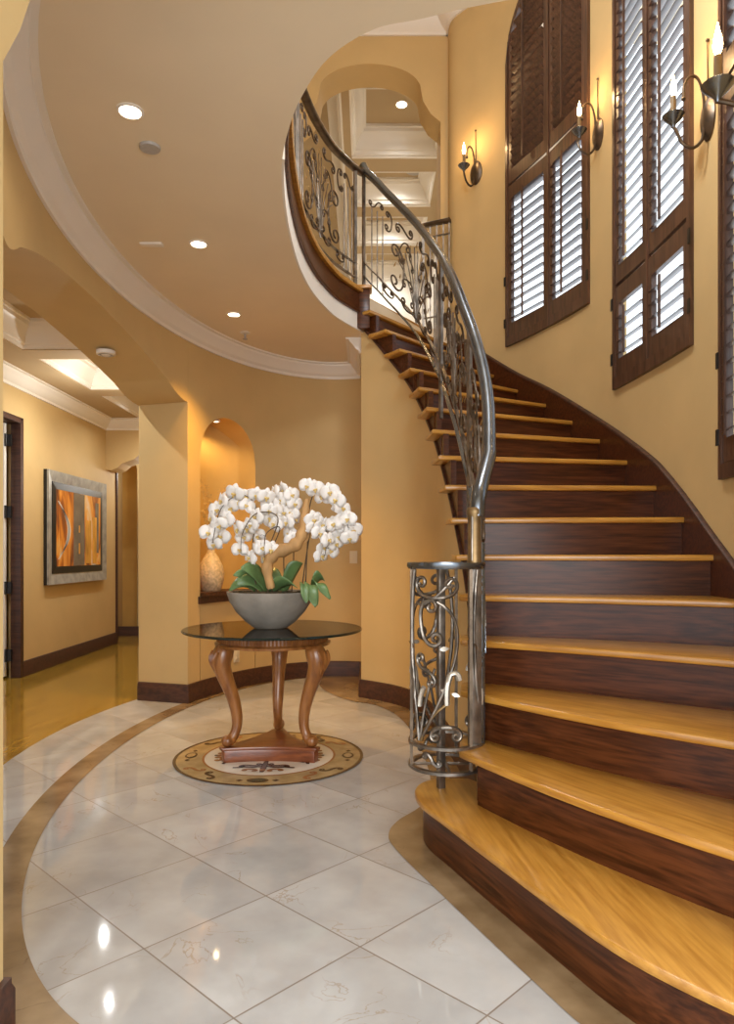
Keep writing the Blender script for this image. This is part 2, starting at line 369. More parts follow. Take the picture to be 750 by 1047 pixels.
def wall_at(ratio):                    # where a ray x/y = ratio meets the stair wall (for the windows' edges)
    for a, b in zip(WP0[5:], WP0[6:]):
        ra, rb = a[0] / a[1], b[0] / b[1]
        if (ra - ratio) * (rb - ratio) <= 0:
            return lerp(a, b, (ra - ratio) / (ra - rb))
OE = catmull([(-.06, 5.80), (-.17, 5.61), (-.27, 5.39), (-.375, 5.0), (-.43, 4.6), (-.447, 4.2), (-.438, 3.75), (-.40, 3.33), (-.33, 3.02), (-.25, 2.80),
              (-.14, 2.60), (.02, 2.46), (.185, 2.41), (.34, 2.36), (.6, 2.30), (1.1, 2.22), (1.5, 2.2)], 6)

# ------------------------------------------------------------------ floors
bc = [(2.169 - 4.238 * sqrt(max(0, 1 - ((y - 4.484) / 4.238) ** 2)), y) for y in [0.6 + 0.25 * i for i in range(25)]]
edge = [(bc[0][0], -0.8)] + bc + [(-1.80, 7.0)]
struct('floor', MB().prism(edge + [(3.0, 7.0), (3.0, -0.8)], -0.1, 0.0), 'tile', smooth=False)
struct('floor_hall', MB().prism([(-5.0, -0.8)] + edge + [(-1.80, 11.5), (-5.0, 11.5)], -0.1, 0.0), 'hardwood', smooth=False)
R = MB(); n = 120
for i in range(n):
    a, b = -86 + i * 178 / n, -86 + (i + 1) * 178 / n
    q = [ell(a, 1.22, 2.60), ell(b, 1.22, 2.60), ell(b, 1.345, 2.75), ell(a, 1.345, 2.75)]
    R.add([(p[0], p[1], .0025) for p in q], ((0, 1, 2, 3),))
struct('trim_1', R, 'brown_marble', smooth=False, merge=1e-4)
bandL = catmull([(-.47, 6.80), (-.43, 6.4), (-.33, 6.05), (-.137, 5.71), (.06, 5.55), (.212, 5.214), (.295, 4.74), (.33, 4.2), (.33, 3.7), (.26, 3.35), (.14, 3.15), (.092, 3.0), (.115, 2.84),
                 (.27, 2.434), (.4575, 1.969), (.56, 1.74), (.72, 1.52), (.90, 1.38)], 6)
struct('trim_2', MB().add([(p[0], p[1], .003) for p in bandL] + [(1.1, 1.9, .003), (.6, 3.0, .003), (.55, 4.8, .003), (.3, 5.6, .003), (-.03, 5.95, .003), (-.03, 6.85, .003)],
       (tuple(range(len(bandL) + 6)),)), 'brown_marble', smooth=False)

# ------------------------------------------------------------------ walls
def curved_wall(P, N, z0, z1, depth, holes=()):
    w = MB(); n = len(P)
    Q = [(p[0] + q[0] * depth, p[1] + q[1] * depth) for p, q in zip(P, N)]
    def v(p, z): return (p[0], p[1], z)
    def at_d(i, d): return (P[i][0] + N[i][0] * d, P[i][1] + N[i][1] * d)
    for i in range(n - 1):
        h = next((h for h in holes if h['i0'] <= i < h['i1']), None)
        if h is None:
            for A in (P, Q): w.quad(v(A[i], z0), v(A[i + 1], z0), v(A[i + 1], z1), v(A[i], z1))
        else:
            d = h.get('depth', depth); l0, l1, h0, h1 = h['lo'](i), h['lo'](i + 1), h['hi'](i), h['hi'](i + 1)
            full = abs(d - depth) < 1e-6
            for A in ((P, Q) if full else (P,)):
                if l0 > z0 + 1e-4 or l1 > z0 + 1e-4: w.quad(v(A[i], z0), v(A[i + 1], z0), v(A[i + 1], l1), v(A[i], l0))
                if h0 < z1 - 1e-4 or h1 < z1 - 1e-4: w.quad(v(A[i], h0), v(A[i + 1], h1), v(A[i + 1], z1), v(A[i], z1))
            if not full: w.quad(v(Q[i], z0), v(Q[i + 1], z0), v(Q[i + 1], z1), v(Q[i], z1))
            if full:
                a, b = at_d(i, d), at_d(i + 1, d)
                w.quad(v(P[i], h0), v(P[i + 1], h1), v(b, h1), v(a, h0))
                if l0 > z0 + 1e-4: w.quad(v(P[i], l0), v(P[i + 1], l1), v(b, l1), v(a, l0))
    for h in holes:
        d = h.get('depth', depth)
        if abs(d - depth) > 1e-6: continue
        for i in (h['i0'], h['i1']):
            a = at_d(i, d); w.quad(v(P[i], h['lo'](i)), v(a, h['lo'](i)), v(a, h['hi'](i)), v(P[i], h['hi'](i)))
    for i in (0, n - 1): w.quad(v(P[i], z0), v(Q[i], z0), v(Q[i], z1), v(P[i], z1))
    w.add([v(p, z1) for p in P] + [v(p, z1) for p in reversed(Q)], [(i, i + 1, 2 * n - 2 - i, 2 * n - 1 - i) for i in range(n - 1)])
    return w
# foyer wall: wide shouldered arch to the hall, then the niche
nA, nB = 36.5, 57.2                     # niche
phs = sorted(set([-54 + 2 * i for i in range(10)] + [-34 + i * .5 for i in range(133)] + [32 + .25 * i for i in range(19)] +
                 [nA + (nB - nA) * i / 40 for i in range(41)] + [57.2 + i * 2 for i in range(1, 22)] + [101]))
phs = [p for k, p in enumerate(phs) if p <= 101 and (k == 0 or p - phs[k - 1] > 1e-6)]
FP = [ell(p) for p in phs]; FN = [(-x, -y) for x, y in normals2(FP)]
def header(i):
    p = phs[i]; q = abs(p + 1) - 0
    half, sh = 26.0, 33.0
    if q <= half: return 2.49 + 0.21 * (1 - (q / half) ** 2)
    return 2.385 + 0.105 * max(0, 1 - (q - half) / (sh - half)) ** 1.7
iA, iB = phs.index(-38), phs.index(32)
zS = lambda i: .862
def niche_top(i):
    t = (phs[i] - nA) / (nB - nA) * 2 - 1; return 1.985 + .368 * sqrt(max(0, 1 - t * t))
nidx = lambda p: min(range(len(phs)), key=lambda k: abs(phs[k] - p))
n0, n1 = nidx(nA), nidx(nB)
struct('wall_left', curved_wall(FP, FN, 0, CZ, .45, [dict(i0=iA, i1=iB, lo=lambda i: 0.0, hi=header), dict(i0=n0, i1=n1, lo=zS, hi=niche_top, depth=.30)]), 'wall', angle=13, merge=1e-4)
pk = MB(); nd = .30
# pocket axis is one direction so the recess is a true half-round niche
ax = Vector((FN[(n0 + n1) // 2][0], FN[(n0 + n1) // 2][1]))
def back(i):
    t = (phs[i] - nA) / (nB - nA) * 2 - 1; q = nd * max(0, 1 - abs(t) ** 2.2) ** .5; return (FP[i][0] + ax.x * q, FP[i][1] + ax.y * q)
for i in range(n0, n1):
    a, b, c, d = FP[i], FP[i + 1], back(i + 1), back(i); t0, t1 = niche_top(i), niche_top(i + 1)
    pk.quad((*d, zS(i)), (*c, zS(i)), (*c, t1), (*d, t0)); pk.quad((*a, t0), (*b, t1), (*c, t1), (*d, t0)); pk.quad((*a, zS(i)), (*b, zS(i)), (*c, zS(i)), (*d, zS(i)))
for i in (n0, n1): pk.quad((*FP[i], zS(i)), (*back(i), zS(i)), (*back(i), niche_top(i)), (*FP[i], niche_top(i)))
struct('wall_niche', pk, 'lit_ochre', angle=30, merge=1e-4)
sill = MB(); sp = [FP[i] for i in range(n0 - 3, n1 + 4, 2)]
sill.prism(offset2(sp, .045) + [back(i) for i in range(n1, n0 - 1, -4)], .835, .866); sill.prism(offset2(sp, .02) + offset2(sp, .001)[::-1], .775, .835)
struct('trim_3', sill, 'walnut2', angle=40)
# foyer crown and baseboard
CROWN = [(-.01, -.135), (.016, -.135), (.02, -.112), (.045, -.095), (.075, -.055), (.098, -.03), (.102, -.014), (.13, -.012), (.13, 0), (-.01, 0)]
xr = -.05
cp = [(*p, CZ) for p in FP if p[0] < xr - .0] + [(xr, FP[-1][1], CZ)]
cp = [q for k, q in enumerate(cp) if k % 2 == 0 or k > len(cp) - 3]
cp2 = cp + [(xr, 5.96, CZ)]
struct('trim_4', MB().sweep(cp2, CROWN), 'white', angle=14)
BASE = [(-.005, 0), (.02, 0), (.02, .115), (.014, .13), (.014, .145), (-.005, .15)]
jo = (FP[iB][0] + FN[iB][0] * .45, FP[iB][1] + FN[iB][1] * .45)
struct('baseboard_left', MB().sweep([(*jo, 0)] + [(*FP[i], 0) for i in range(iB, len(FP), 2)] + [(xr, 6.82, 0)], BASE), 'walnut2', angle=30)
# wall under the stair
def zb(k): return min(nose(k) - .25, CZ + .02)
ks = [2.2 + .1 * i for i in range(149)]
uw = MB()
for a, b in zip(ks, ks[1:]):
    p, q = at(IW, a), at(IW, b); za, zc = max(zb(a), .02), max(zb(b), .02)
    uw.quad((*p, 0), (*q, 0), (*q, zc), (*p, za))
e = at(IW, 17)
uw.quad((*e, 0), (xr, 6.9, 0), (xr, 6.9, CZ), (*e, CZ)); uw.quad((*e, 0), (e[0] + .1, e[1] + .05, 0), (e[0] + .1, e[1] + .05, CZ), (*e, CZ))
struct('wall_stair', uw, 'wall', angle=30, merge=1e-4)
struct('baseboard_right', MB().sweep([(xr, 6.9, 0), (xr, e[1] + .01, 0)] + [(*at(IW, k), 0) for k in [17 - .2 * i for i in range(70)]],
       [(-a, b) for a, b in BASE] if False else BASE), 'walnut2', angle=30)
# stair wall with three shuttered windows, each stepped down with the stair
WIN = [dict(n=1, a=wall_at((518.5 - 375) / FPX), b=wall_at((603 - 375) / FPX), z0=2.955, mid=[4.32]),
       dict(n=2, a=wall_at((629 - 375) / FPX), b=wall_at((709 - 375) / FPX), z0=2.255, mid=[2.92]),
       dict(n=3, a=wall_at((739 - 375) / FPX), b=wall_at(.575), z0=1.53, mid=[3.35])]
def key(p): # position along the wall path
    best = min(range(len(WP0) - 1), key=lambda i: (Vector(WP0[i]) - Vector(p)).length + (Vector(WP0[i + 1]) - Vector(p)).length); a = Vector(WP0[best]); return best + min(1, max(0, (Vector(p) - a).length / (Vector(WP0[best + 1]) - a).length))
WPk = [(i, p) for i, p in enumerate(WP0)]
for w in WIN:
    w['ka'], w['kb'] = key(w['a']), key(w['b'])
    WPk = [(k, p) for k, p in WPk if min(abs(k - w['ka']), abs(k - w['kb'])) > .08] + [(w['ka'], w['a']), (w['kb'], w['b'])]
    for i in range(1, 24):
        t = i / 24; kk = w['kb'] + (w['ka'] - w['kb']) * t; j = min(int(kk), len(WP0) - 2); WPk.append((kk, lerp(WP0[j], WP0[j + 1], kk - j)))
WPk.sort(key=lambda t: t[0]); WPk = [t for i, t in enumerate(WPk) if i == 0 or t[0] - WPk[i - 1][0] > .02]
WP = [p for k, p in WPk]; WN = normals2(WP)     # right of travel (towards +y) is outward, +x
holes = []
for w in WIN:
    i0 = min(range(len(WP)), key=lambda i: abs(WPk[i][0] - w['kb'])); i1 = min(range(len(WP)), key=lambda i: abs(WPk[i][0] - w['ka']))
    A, B = Vector(w['a']), Vector(w['b']); w['half'] = (A - B).length / 2
    dirv = (B - A).normalized(); w['spring'] = 5.36; w['A'], w['B'] = A, B
    def top(i, A=A, dirv=dirv, w=w):
        t = (Vector(WP[i]) - A).dot(dirv) / w['half'] - 1; return w['spring'] + w['half'] * sqrt(max(0, 1 - t * t))
    w['top'] = top; w['i0'], w['i1'] = i0, i1; w['M'] = Vector(WP[(i0 + i1) // 2])
    holes.append(dict(i0=i0, i1=i1, lo=lambda i, z=w['z0']: z, hi=top))
UC = 6.35
struct('wall_right', curved_wall(WP, WN, 0, UC, .075, holes), 'wall', angle=30, merge=1e-4)
struct('trim_5', MB().sweep([(*p, UC) for p in reversed(WP[20:])], [(q[0] * 1.3, q[1] * 1.3) for q in CROWN]), 'white', angle=25)
# entry wall edge beside the camera, with the spring of its own shouldered arch
ew = [(-2.3, 0), (-.886, 0), (-.886, 2.385), (-.872, 2.41), (-.845, 2.46), (-.815, 2.55), (-.80, 2.62), (-.70, 2.70), (-.4, 2.78), (.2, 2.82), (.2, 3.0), (-2.3, 3.0)]
ewm = MB(); nn = len(ew)
ewm.add([(x, 1.50, z) for x, z in ew] + [(x, 1.73, z) for x, z in ew], [tuple(range(nn)), tuple(range(nn, 2 * nn))] + [(i, (i + 1) % nn, nn + (i + 1) % nn, nn + i) for i in range(nn)])
struct('wall_entry', ewm, 'wall', smooth=False)
struct('baseboard_entry', MB().sweep([(-1.3, 1.73, 0), (-.886, 1.73, 0), (-.886, 1.5, 0), (-1.3, 1.5, 0)], [(-a, b) for a, b in BASE]), 'walnut2')
# ceiling slab with the curved stairwell opening, fascia bands
slab = OE + [(1.9, 2.1), (2.2, 2.0), (2.2, -.8), (-2.25, -.8), (-2.25, 13.2), (1.6, 13.2), (1.6, 7.0), (.80, 6.9), (.79, 6.66), (.53, 6.74), (.2, 6.2)]
struct('ceiling', MB().prism(slab, CZ, UF - .03), 'ceil', angle=20)
oe = [(*p, 0) for p in OE]
struct('trim_6', MB().sweep([(x, y, CZ) for x, y, _ in oe if y > 3.25], [(.01, .002), (-.012, .002), (-.012, .135), (.01, .135)]), 'white', angle=40)
struct('trim_7', MB().sweep([(x, y, CZ) for x, y, _ in oe], [(.01, .135), (-.028, .135), (-.034, .15), (-.028, .165), (-.024, .30), (.01, .30)]), 'walnut', angle=40)
struct('trim_8', MB().sweep([(x, y, CZ) for x, y, _ in oe], [(.06, .30), (-.05, .30), (-.056, .315), (-.05, .335), (.06, .335)]), 'oak', angle=40)
# upper storey: ceiling, arch wall, coffered hall beyond
struct('ceiling_upper', MB().box((0, 3.2, UC + .05), (6, 8.0, .1)), 'ceil', smooth=False)
AY, AT, AXC, AXH = 6.85, .35, .03, .49
pts = [(-2.6, UF), (AXC - AXH - .19, UF), (AXC - AXH - .19, 5.35), (AXC - AXH - .10, 5.42), (AXC - AXH - .02, 5.55), (AXC - AXH, 5.66)]
pts += [(AXC - AXH * cos(pi * t / 24), 5.66 + .25 * sin(pi * t / 24)) for t in range(1, 24)]
pts += [(AXC + AXH, 5.66), (AXC + AXH + .02, 5.55), (AXC + AXH + .10, 5.42), (AXC + AXH + .19, 5.35), (AXC + AXH + .19, UF), (.95, UF), (.95, UC), (-2.6, UC)]
am = MB(); nn = len(pts)
am.add([(x, AY, z) for x, z in pts] + [(x, AY + AT, z) for x, z in pts], [tuple(range(nn)), tuple(range(nn, 2 * nn))] + [(i, (i + 1) % nn, nn + (i + 1) % nn, nn + i) for i in range(nn)])
struct('wall_upper', am, 'wall', angle=30)
struct('trim_9', MB().sweep([(-2.6, AY, UC), (.785, AY, UC)], [(q[0] * 1.3, q[1] * 1.3) for q in CROWN]), 'white', angle=25)
struct('wall_upper_left', MB().box((-2.6, 3.3, 4.8), (.1, 8.2, 3.1)), 'wall', smooth=False)
struct('wall_upper_front', MB().box((-.2, -.6, 4.8), (5, .1, 3.1)), 'wall', smooth=False)
HC, HS = 6.5, 6.2
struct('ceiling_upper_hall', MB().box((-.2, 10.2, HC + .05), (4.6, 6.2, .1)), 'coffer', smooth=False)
struct('wall_upper_hall', MB().box((1.15, 10.2, 4.9), (.1, 6.0, 3.3)).box((-2.4, 10.2, 4.9), (.1, 6.0, 3.3)).box((-.6, 13.1, 4.9), (3.6, .1, 3.3)), 'white', smooth=False)
bm_ = MB()
BY = [(7.2, 7.65), (8.95, 9.33), (10.2, 10.58), (11.5, 11.88)]
for y0, y1 in BY: bm_.box((.42, (y0 + y1) / 2, (HC + HS) / 2), (1.36, y1 - y0, HC - HS))
bm_.box((-.24, 10.1, (HC + HS) / 2 + .001), (.10, 5.8, HC - HS)); bm_.box((1.0, 10.1, (HC + HS) / 2 + .001), (.2, 5.8, HC - HS))
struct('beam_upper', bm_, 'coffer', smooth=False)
BIG = [(-.005, -.30), (.02, -.30), (.03, -.26), (.05, -.25), (.07, -.18), (.12, -.10), (.15, -.08), (.155, -.04), (.18, -.035), (.18, 0), (-.005, 0)]
cm = MB()
cells = [(7.65, 8.95), (9.33, 10.2), (10.58, 11.5), (11.88, 13.05)]
for y0, y1 in cells:
    cm.sweep([(-.19, y0, HC), (-.19, y1, HC), (.90, y1, HC), (.90, y0, HC)], BIG, closed=True)
cm.sweep([(-.29, 13.0, HC), (-.29, 7.25, HC)], BIG)
for y0, y1 in BY: cm.box((.36, y0 + .02, HS - .008), (1.1, .04, .016)); 
struct('trim_10', cm, 'white', angle=25)

# ------------------------------------------------------------------ ground floor hall at the left
HX = -3.31; HCZ = 3.11; HSZ = 2.88
hw = MB().box((HX - .06, 4.0, 1.55), (.12, 3.2, 3.12)).box((HX - .06, 6.2, 2.78), (.12, 1.2, .66)).box((HX - .06, 8.075, 1.55), (.12, 2.55, 3.12))
hw.box((-4.6, 6.0, 1.55), (.1, 5, 3.12)).box((-4.0, 7.9, 1.55), (1.2, .1, 3.12))
struct('wall_hall_left', hw, 'wall', smooth=False)
struct('wall_hall_right', MB().box((-1.80, 8.1, 1.55), (.1, 4.6, 3.12)), 'wall', smooth=False)
struct('baseboard_hall', MB().sweep([(HX, 6.80, 0), (HX, 9.35, 0)], BASE), 'walnut2')
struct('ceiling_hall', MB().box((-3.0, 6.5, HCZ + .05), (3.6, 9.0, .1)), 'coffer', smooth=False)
bh = MB().box((HX + .22, 6.4, (HCZ + HSZ) / 2), (.44, 7.6, HCZ - HSZ))
HBY = [(4.2, 4.5), (5.92, 6.20), (7.37, 7.65), (9.0, 9.3)]
for y0, y1 in HBY: bh.box((-2.4, (y0 + y1) / 2, (HCZ + HSZ) / 2 + .001), (1.1, y1 - y0, HCZ - HSZ))
struct('beam_hall', bh, 'coffer', smooth=False)
MED = [(q[0] * .68, q[1] * .74) for q in BIG]
ch = MB()
for y0, y1 in [(4.5, 5.92), (6.20, 7.37), (7.65, 9.0)]:
    ch.sweep([(HX + .44, y0, HCZ), (HX + .44, y1, HCZ), (-1.84, y1, HCZ), (-1.84, y0, HCZ)], MED, closed=True)
ch.sweep([(HX, 2.6, HSZ), (HX, 9.0, HSZ), (-1.85, 9.0, HSZ)], [(q[0] * 1.0, q[1]) for q in CROWN])
struct('trim_11', ch, 'white', angle=25)
# end header with its shouldered arch, end wall with an arched recess
hp = [(HX, 2.25), (-3.24, 2.24), (-3.17, 2.27), (-3.10, 2.33), (-3.04, 2.35), (-2.95, 2.38), (-2.85, 2.47), (-2.70, 2.57), (-2.45, 2.64), (-2.2, 2.62), (-1.99, 2.5), (-1.85, 2.3), (-1.85, HCZ), (HX, HCZ)]
hm = MB(); nn = len(hp)
hm.add([(x, 9.0, z) for x, z in hp] + [(x, 9.35, z) for x, z in hp], [tuple(range(nn)), tuple(range(nn, 2 * nn))] + [(i, (i + 1) % nn, nn + (i + 1) % nn, nn + i) for i in range(nn)])
struct('wall_hall_header', hm, 'wall', smooth=False)
EP = [(-4.3 + .02 * i, 10.2) for i in range(130)]; EN = [(0, 1)] * len(EP)
r0, r1 = 34, 50
def rtop(i):
    t = (i - r0) / (r1 - r0) * 2 - 1; return 2.40 + .17 * sqrt(max(0, 1 - t * t))
struct('wall_hall_end', curved_wall(EP, EN, 0, 3.12, .32, [dict(i0=r0, i1=r1, lo=lambda i: 0.0, hi=rtop)]), 'wall', angle=30, merge=1e-4)
struct('wall_hall_recess', MB().box((-3.4, 10.57, 1.5), (.9, .1, 3.0)), 'lit_ochre', smooth=False)
struct('baseboard_hall_end', MB().box((-3.25, 10.19, .07), (2.1, .02, .14)), 'walnut2')
struct('wall_hall_side', MB().box((-4.3, 9.9, 1.55), (.1, 1.2, 3.1)), 'wall', smooth=False)
struct('trim_12', MB().box((HX - .04, 9.37, 1.2), (.12, .04, 2.4)), 'walnut2')
struct('ceiling_hall_end', MB().box((-3.0, 10.2, 3.0), (3.6, 1.8, .08)), 'coffer', smooth=False)

# ------------------------------------------------------------------ staircase
st = thing('staircase', 'curved staircase with light oak treads and dark stained risers', 'staircase')
def uphill(a, b):
    d = Vector((b[0] - a[0], b[1] - a[1])).normalized(); return Vector((-d.y, d.x))
def nosing(k, n=8):                     # plan curve of a nosing, slightly bowed on the lower steps
    a, b = Vector(I_[k - 1]), Vector(O_[k - 1]); b = b + (b - a).normalized() * .05; u = uphill(a, b); bow = {2: -.05, 3: -.05, 4: .03, 5: .05, 6: .02}.get(k, 0.0)
    return [a.lerp(b, i / n) + u * bow * sin(pi * i / n) for i in range(n + 1)]
S1 = catmull([(.42, 3.13), (.34, 3.135), (.262, 3.10), (.214, 3.03), (.198, 2.94), (.215, 2.825), (.28, 2.66), (.356, 2.46), (.425, 2.285), (.496, 2.107), (.545, 1.985), (.595, 1.865), (.659, 1.745), (.731, 1.645), (.803, 1.56), (.90, 1.46)], 4)
TT = .03
def tread(k, poly): 
    return MB().prism([(p[0], p[1]) for p in poly], nose(k) - TT, nose(k)).build('tread', 'oak', st, frame=frame_along(poly[0], poly[-1] if False else poly[8 if k > 1 else 40], nose(k)), bevel=.009)
tread(1, S1 + [(1.05, 1.60), (1.02, 2.0), (.6, 2.9), (.45, 3.13)])
s1r = offset2(S1, -.035)                # travel goes down the outside: inside is to the left
rb = MB()
for a, b in zip(s1r[2:], s1r[3:]): rb.quad((*a, 0), (*b, 0), (*b, nose(1) - TT), (*a, nose(1) - TT))
rb.build('riser', 'walnut', st, frame=frame_along(S1[24], S1[40], 0), merge=1e-4)
for k in range(2, 18):
    nl = nosing(k); u = uphill(nl[0], nl[-1])
    if k < 17:
        nx = nosing(k + 1); un = uphill(nx[0], nx[-1])
        inner = [Vector(at(IS, k + t)) for t in (.25, .5, .75)]
        poly = nl + [q + un * .05 for q in reversed(nx)][:-1] + [nx[0] + un * .02] + inner[::-1]
    else:
        poly = nl + [q + u * .12 for q in reversed(nl)]
    tread(k, poly)
    rl = [q + u * .032 for q in nl]; d = (nl[1] - nl[0]).normalized(); rl[0] = rl[0] + d * .085
    r2 = [q + u * .02 for q in reversed(rl)]
    MB().prism([tuple(q) for q in rl + r2], nose(k - 1) - .004, nose(k) - TT).build('riser', 'walnut', st, frame=frame_along(rl[0], rl[-1], nose(k - 1)))
sg = MB()
for k in range(2, 17):
    for t in range(5):
        a, b = k + t / 5, k + (t + 1) / 5; p, q = at(IW, a), at(IW, b)
        z0a, z0b, z1 = max(nose(a) - .25, 0.0), max(nose(b) - .25, 0.0), nose(k) - TT
        p2, q2 = at(IW2 := offset2(IS, 0.105), a), at(IW2, b)
        if k == 2: z0a, z0b = max(z0a, .0), max(z0b, .0)
        s_ = offset2(IS, .072); p3, q3 = at(s_, a), at(s_, b)
        sg.add([(*p3, z0a), (*q3, z0b), (*q3, z1), (*p3, z1), (*p2, z0a), (*q2, z0b), (*q2, z1), (*p2, z1)], ((0, 1, 2, 3), (7, 6, 5, 4), (0, 4, 5, 1), (3, 2, 6, 7), (0, 3, 7, 4), (1, 5, 6, 2)))
sg.build('stringer', 'walnut', st, angle=30)
bead = [(*at(offset2(IS, .07), 3 + .2 * i), max(nose(3 + .2 * i) - .25, .02)) for i in range(70)]
MB().sweep(bead, [(-.012, -.012), (.01, -.012), (.01, .018), (-.012, .012)]).build('stringer_bead', 'walnut2', st, angle=40)
WO = offset2(OS, .03)
sk = MB(); so = offset2(OS, .0)
kk = [1.2 + .1 * i for i in range(158)]
def on_wall(p):                         # nearest point of the stair wall
    return min(WPD, key=lambda q: (q[0] - p[0]) ** 2 + (q[1] - p[1]) ** 2)
WPD = [lerp(a, b, t / 6) for a, b in zip(WP0, WP0[1:]) for t in range(6)]
sth = lambda k: .12 - .05 * min(1.6, max(0, (8 - k) / 2))
line = [on_wall(at(OS, k)) for k in kk]
line = [(sum(line[max(0, min(len(line) - 1, i + j))][0] for j in range(-3, 4)) / 7, sum(line[max(0, min(len(line) - 1, i + j))][1] for j in range(-3, 4)) / 7) for i in range(len(line))]
lin2 = offset2(line, -.022)
for i in range(len(kk) - 1):
    a, b = nose(kk[i]), nose(kk[i + 1])
    sk.add([(*lin2[i], a - .26), (*lin2[i + 1], b - .26), (*lin2[i + 1], b + sth(kk[i + 1])), (*lin2[i], a + sth(kk[i])), (*line[i], a + sth(kk[i])), (*line[i + 1], b + sth(kk[i + 1]))], ((0, 1, 2, 3), (3, 2, 5, 4)))
sk.build('wall_stringer', 'walnut', st, angle=30, merge=1e-4)
MB().sweep([(*p, nose(k) + sth(k)) for p, k in zip(line, kk)], [(-.027, -.010), (.0, -.010), (.0, .012), (-.014, .012), (-.025, .004)]).build('stringer_cap', 'walnut2', st, angle=40)
# block that closes the fascia at the head of the stair
pb = MB().box((-.035, 5.80, (CZ + UF) / 2 + .0), (.115, .11, UF - CZ - .02), .0)
pb.build('newel_block', 'walnut', st, bevel=.006)
MB().box((-.035, 5.795, UF + .0), (.15, .15, .03)).build('block_cap', 'oak', st, bevel=.008)

# ------------------------------------------------------------------ wrought iron
def canon(kind, n=72, end=7.0, mid=1.5, p=1.5):
    pts = [(0.0, 0.0)]; th = 0.0; x = y = 0.0
    for i in range(n):
        s = -1 + 2 * (i + .5) / n
        kap = mid / 2 + end * (p + 1) * abs(s) ** p / 1.0
        if kind == 'S' and s < 0: kap = -kap
        if kind == 'J' and s < 0: kap = mid * .35
        th += kap * 2 / n * .5; x += cos(th) * 2 / n; y += sin(th) * 2 / n; th += kap * 2 / n * .5; pts.append((x, y))
    return pts
CAN = {k: canon(k) for k in 'CSJ'}
def scroll(p0, p1, kind='C', flip=False, tip=0):
    P = CAN[kind]; a, b = P[0], P[-1]
    if flip: P = [(x, -y) for x, y in P]; a, b = P[0], P[-1]
    dx, dy = b[0] - a[0], b[1] - a[1]; L2 = dx * dx + dy * dy; ex, ey = p1[0] - p0[0], p1[1] - p0[1]
    re, im = (ex * dx + ey * dy) / L2, (ey * dx - ex * dy) / L2
    return [(p0[0] + re * (x - a[0]) - im * (y - a[1]), p0[1] + im * (x - a[0]) + re * (y - a[1])) for x, y in P]
def bez(p0, p1, p2, n=10): return [tuple((1 - t) ** 2 * a + 2 * t * (1 - t) * b + t * t * c for a, b, c in zip(p0, p1, p2)) for t in [i / n for i in range(n + 1)]]
def motif(w, h):
    """fan of stems with scrolls either side; entries: part name, 2D line, radius, material"""
    c = w / 2; out = []; k = h / .83
    for m in (-1, 1):
        X = lambda d: c + m * d
        f = m < 0
        for d, t, r in ((.03, .66, .0045), (.10, .62, .0045), (.17, .54, .0045), (.25, .42, .0045)):
            out.append(('stem', bez((X(.006), .08), (X(d * .35), .34), (X(d), t * k)), r, 'iron'))
        out.append(('scroll', scroll((X(.30), .20), (X(.29), .50 * k), 'C', not f), .0078, 'iron_dark'))
        out.append(('scroll', scroll((X(.055), .17), (X(.20), .13), 'C', f), .0068, 'iron_dark'))
        out.append(('scroll', scroll((X(.19), .27), (X(.07), .29), 'C', f), .0058, 'iron_dark'))
        out.append(('scroll', scroll((X(.08), .73 * k), (X(.27), .69 * k), 'S', not f), .0072, 'iron_dark'))
        out.append(('scroll', scroll((X(.21), .45 * k), (X(.13), .60 * k), 'C', f), .006, 'iron_dark'))
        out.append(('scroll', scroll((X(.06), .45 * k), (X(.10), .56 * k), 'S', f), .005, 'iron_dark'))
        if c > .40:
            out.append(('scroll', scroll((X(.43), .09), (X(.33), .09), 'C', not f), .0065, 'iron_dark'))
            out.append(('scroll', scroll((X(.395), .60 * k), (X(.38), .73 * k), 'C', not f), .0065, 'iron_dark'))
        for d in (.44, .50, .56):
            if d < c - .015: out.append(('baluster', [(X(d), .0), (X(d), .40), (X(d), h * .80)], .0055, 'iron'))
        if c > .5: out.append(('scroll', scroll((X(.575), .82 * h), (X(.45), .82 * h + .055), 'S', f), .0065, 'iron_dark'))
        for q in ((.10, .62, .5), (.17, .54, .7), (.25, .42, .9), (.10, .33, .4), (.24, .30, .2), (.31, .35, -.3)):
            out.append(('leaf', (X(q[0]), q[1] * k, m * q[2]), .026, 'gilt'))
    out.append(('leaf', (c, .68 * k, 0.0), .032, 'gilt'))
    out.append(('leaf', (c - .001, .09, 0.0), .03, 'gilt'))
    return out
def leaf_mesh(P0, D, U, size):
    """a small cupped pointed leaf growing along D"""
    w = MB(); D = D.normalized(); Sd = D.cross(U).normalized(); rows = []
    for i in range(6):
        t = i / 5; hw = size * .42 * sin(pi * (t * .86 + .1)) * (1 - .25 * t)
        cpt = P0 + D * size * (t * 1.5 - .3) + U * size * .35 * t * t
        rows.append([cpt - Sd * hw + U * size * .12, cpt + U * -size * .04, cpt + Sd * hw + U * size * .12, cpt + U * size * .10])
    return w.ring(rows)
def iron_panel(parent, mapf, w, h, s0=0.0, t0=0.0, motif_f=motif, seg=6):
    for nm, ln, r, mt in motif_f(w, h):
        if nm == 'leaf':
            s, t, a = ln; p = Vector(mapf(s0 + s, t0 + t)); q = Vector(mapf(s0 + s + sin(a) * .01, t0 + t + cos(a) * .01)); e_ = Vector(mapf(s0 + s + .01, t0 + t)) - p
            D = q - p; U = Vector((e_.y, -e_.x, 0)).normalized()
            leaf_mesh(p, D, U, r).build('leaf', mt, parent, angle=80)
        else:
            MB().tube([mapf(s0 + a, t0 + b) for a, b in ln], r, seg).build(nm, mt, parent, angle=60)
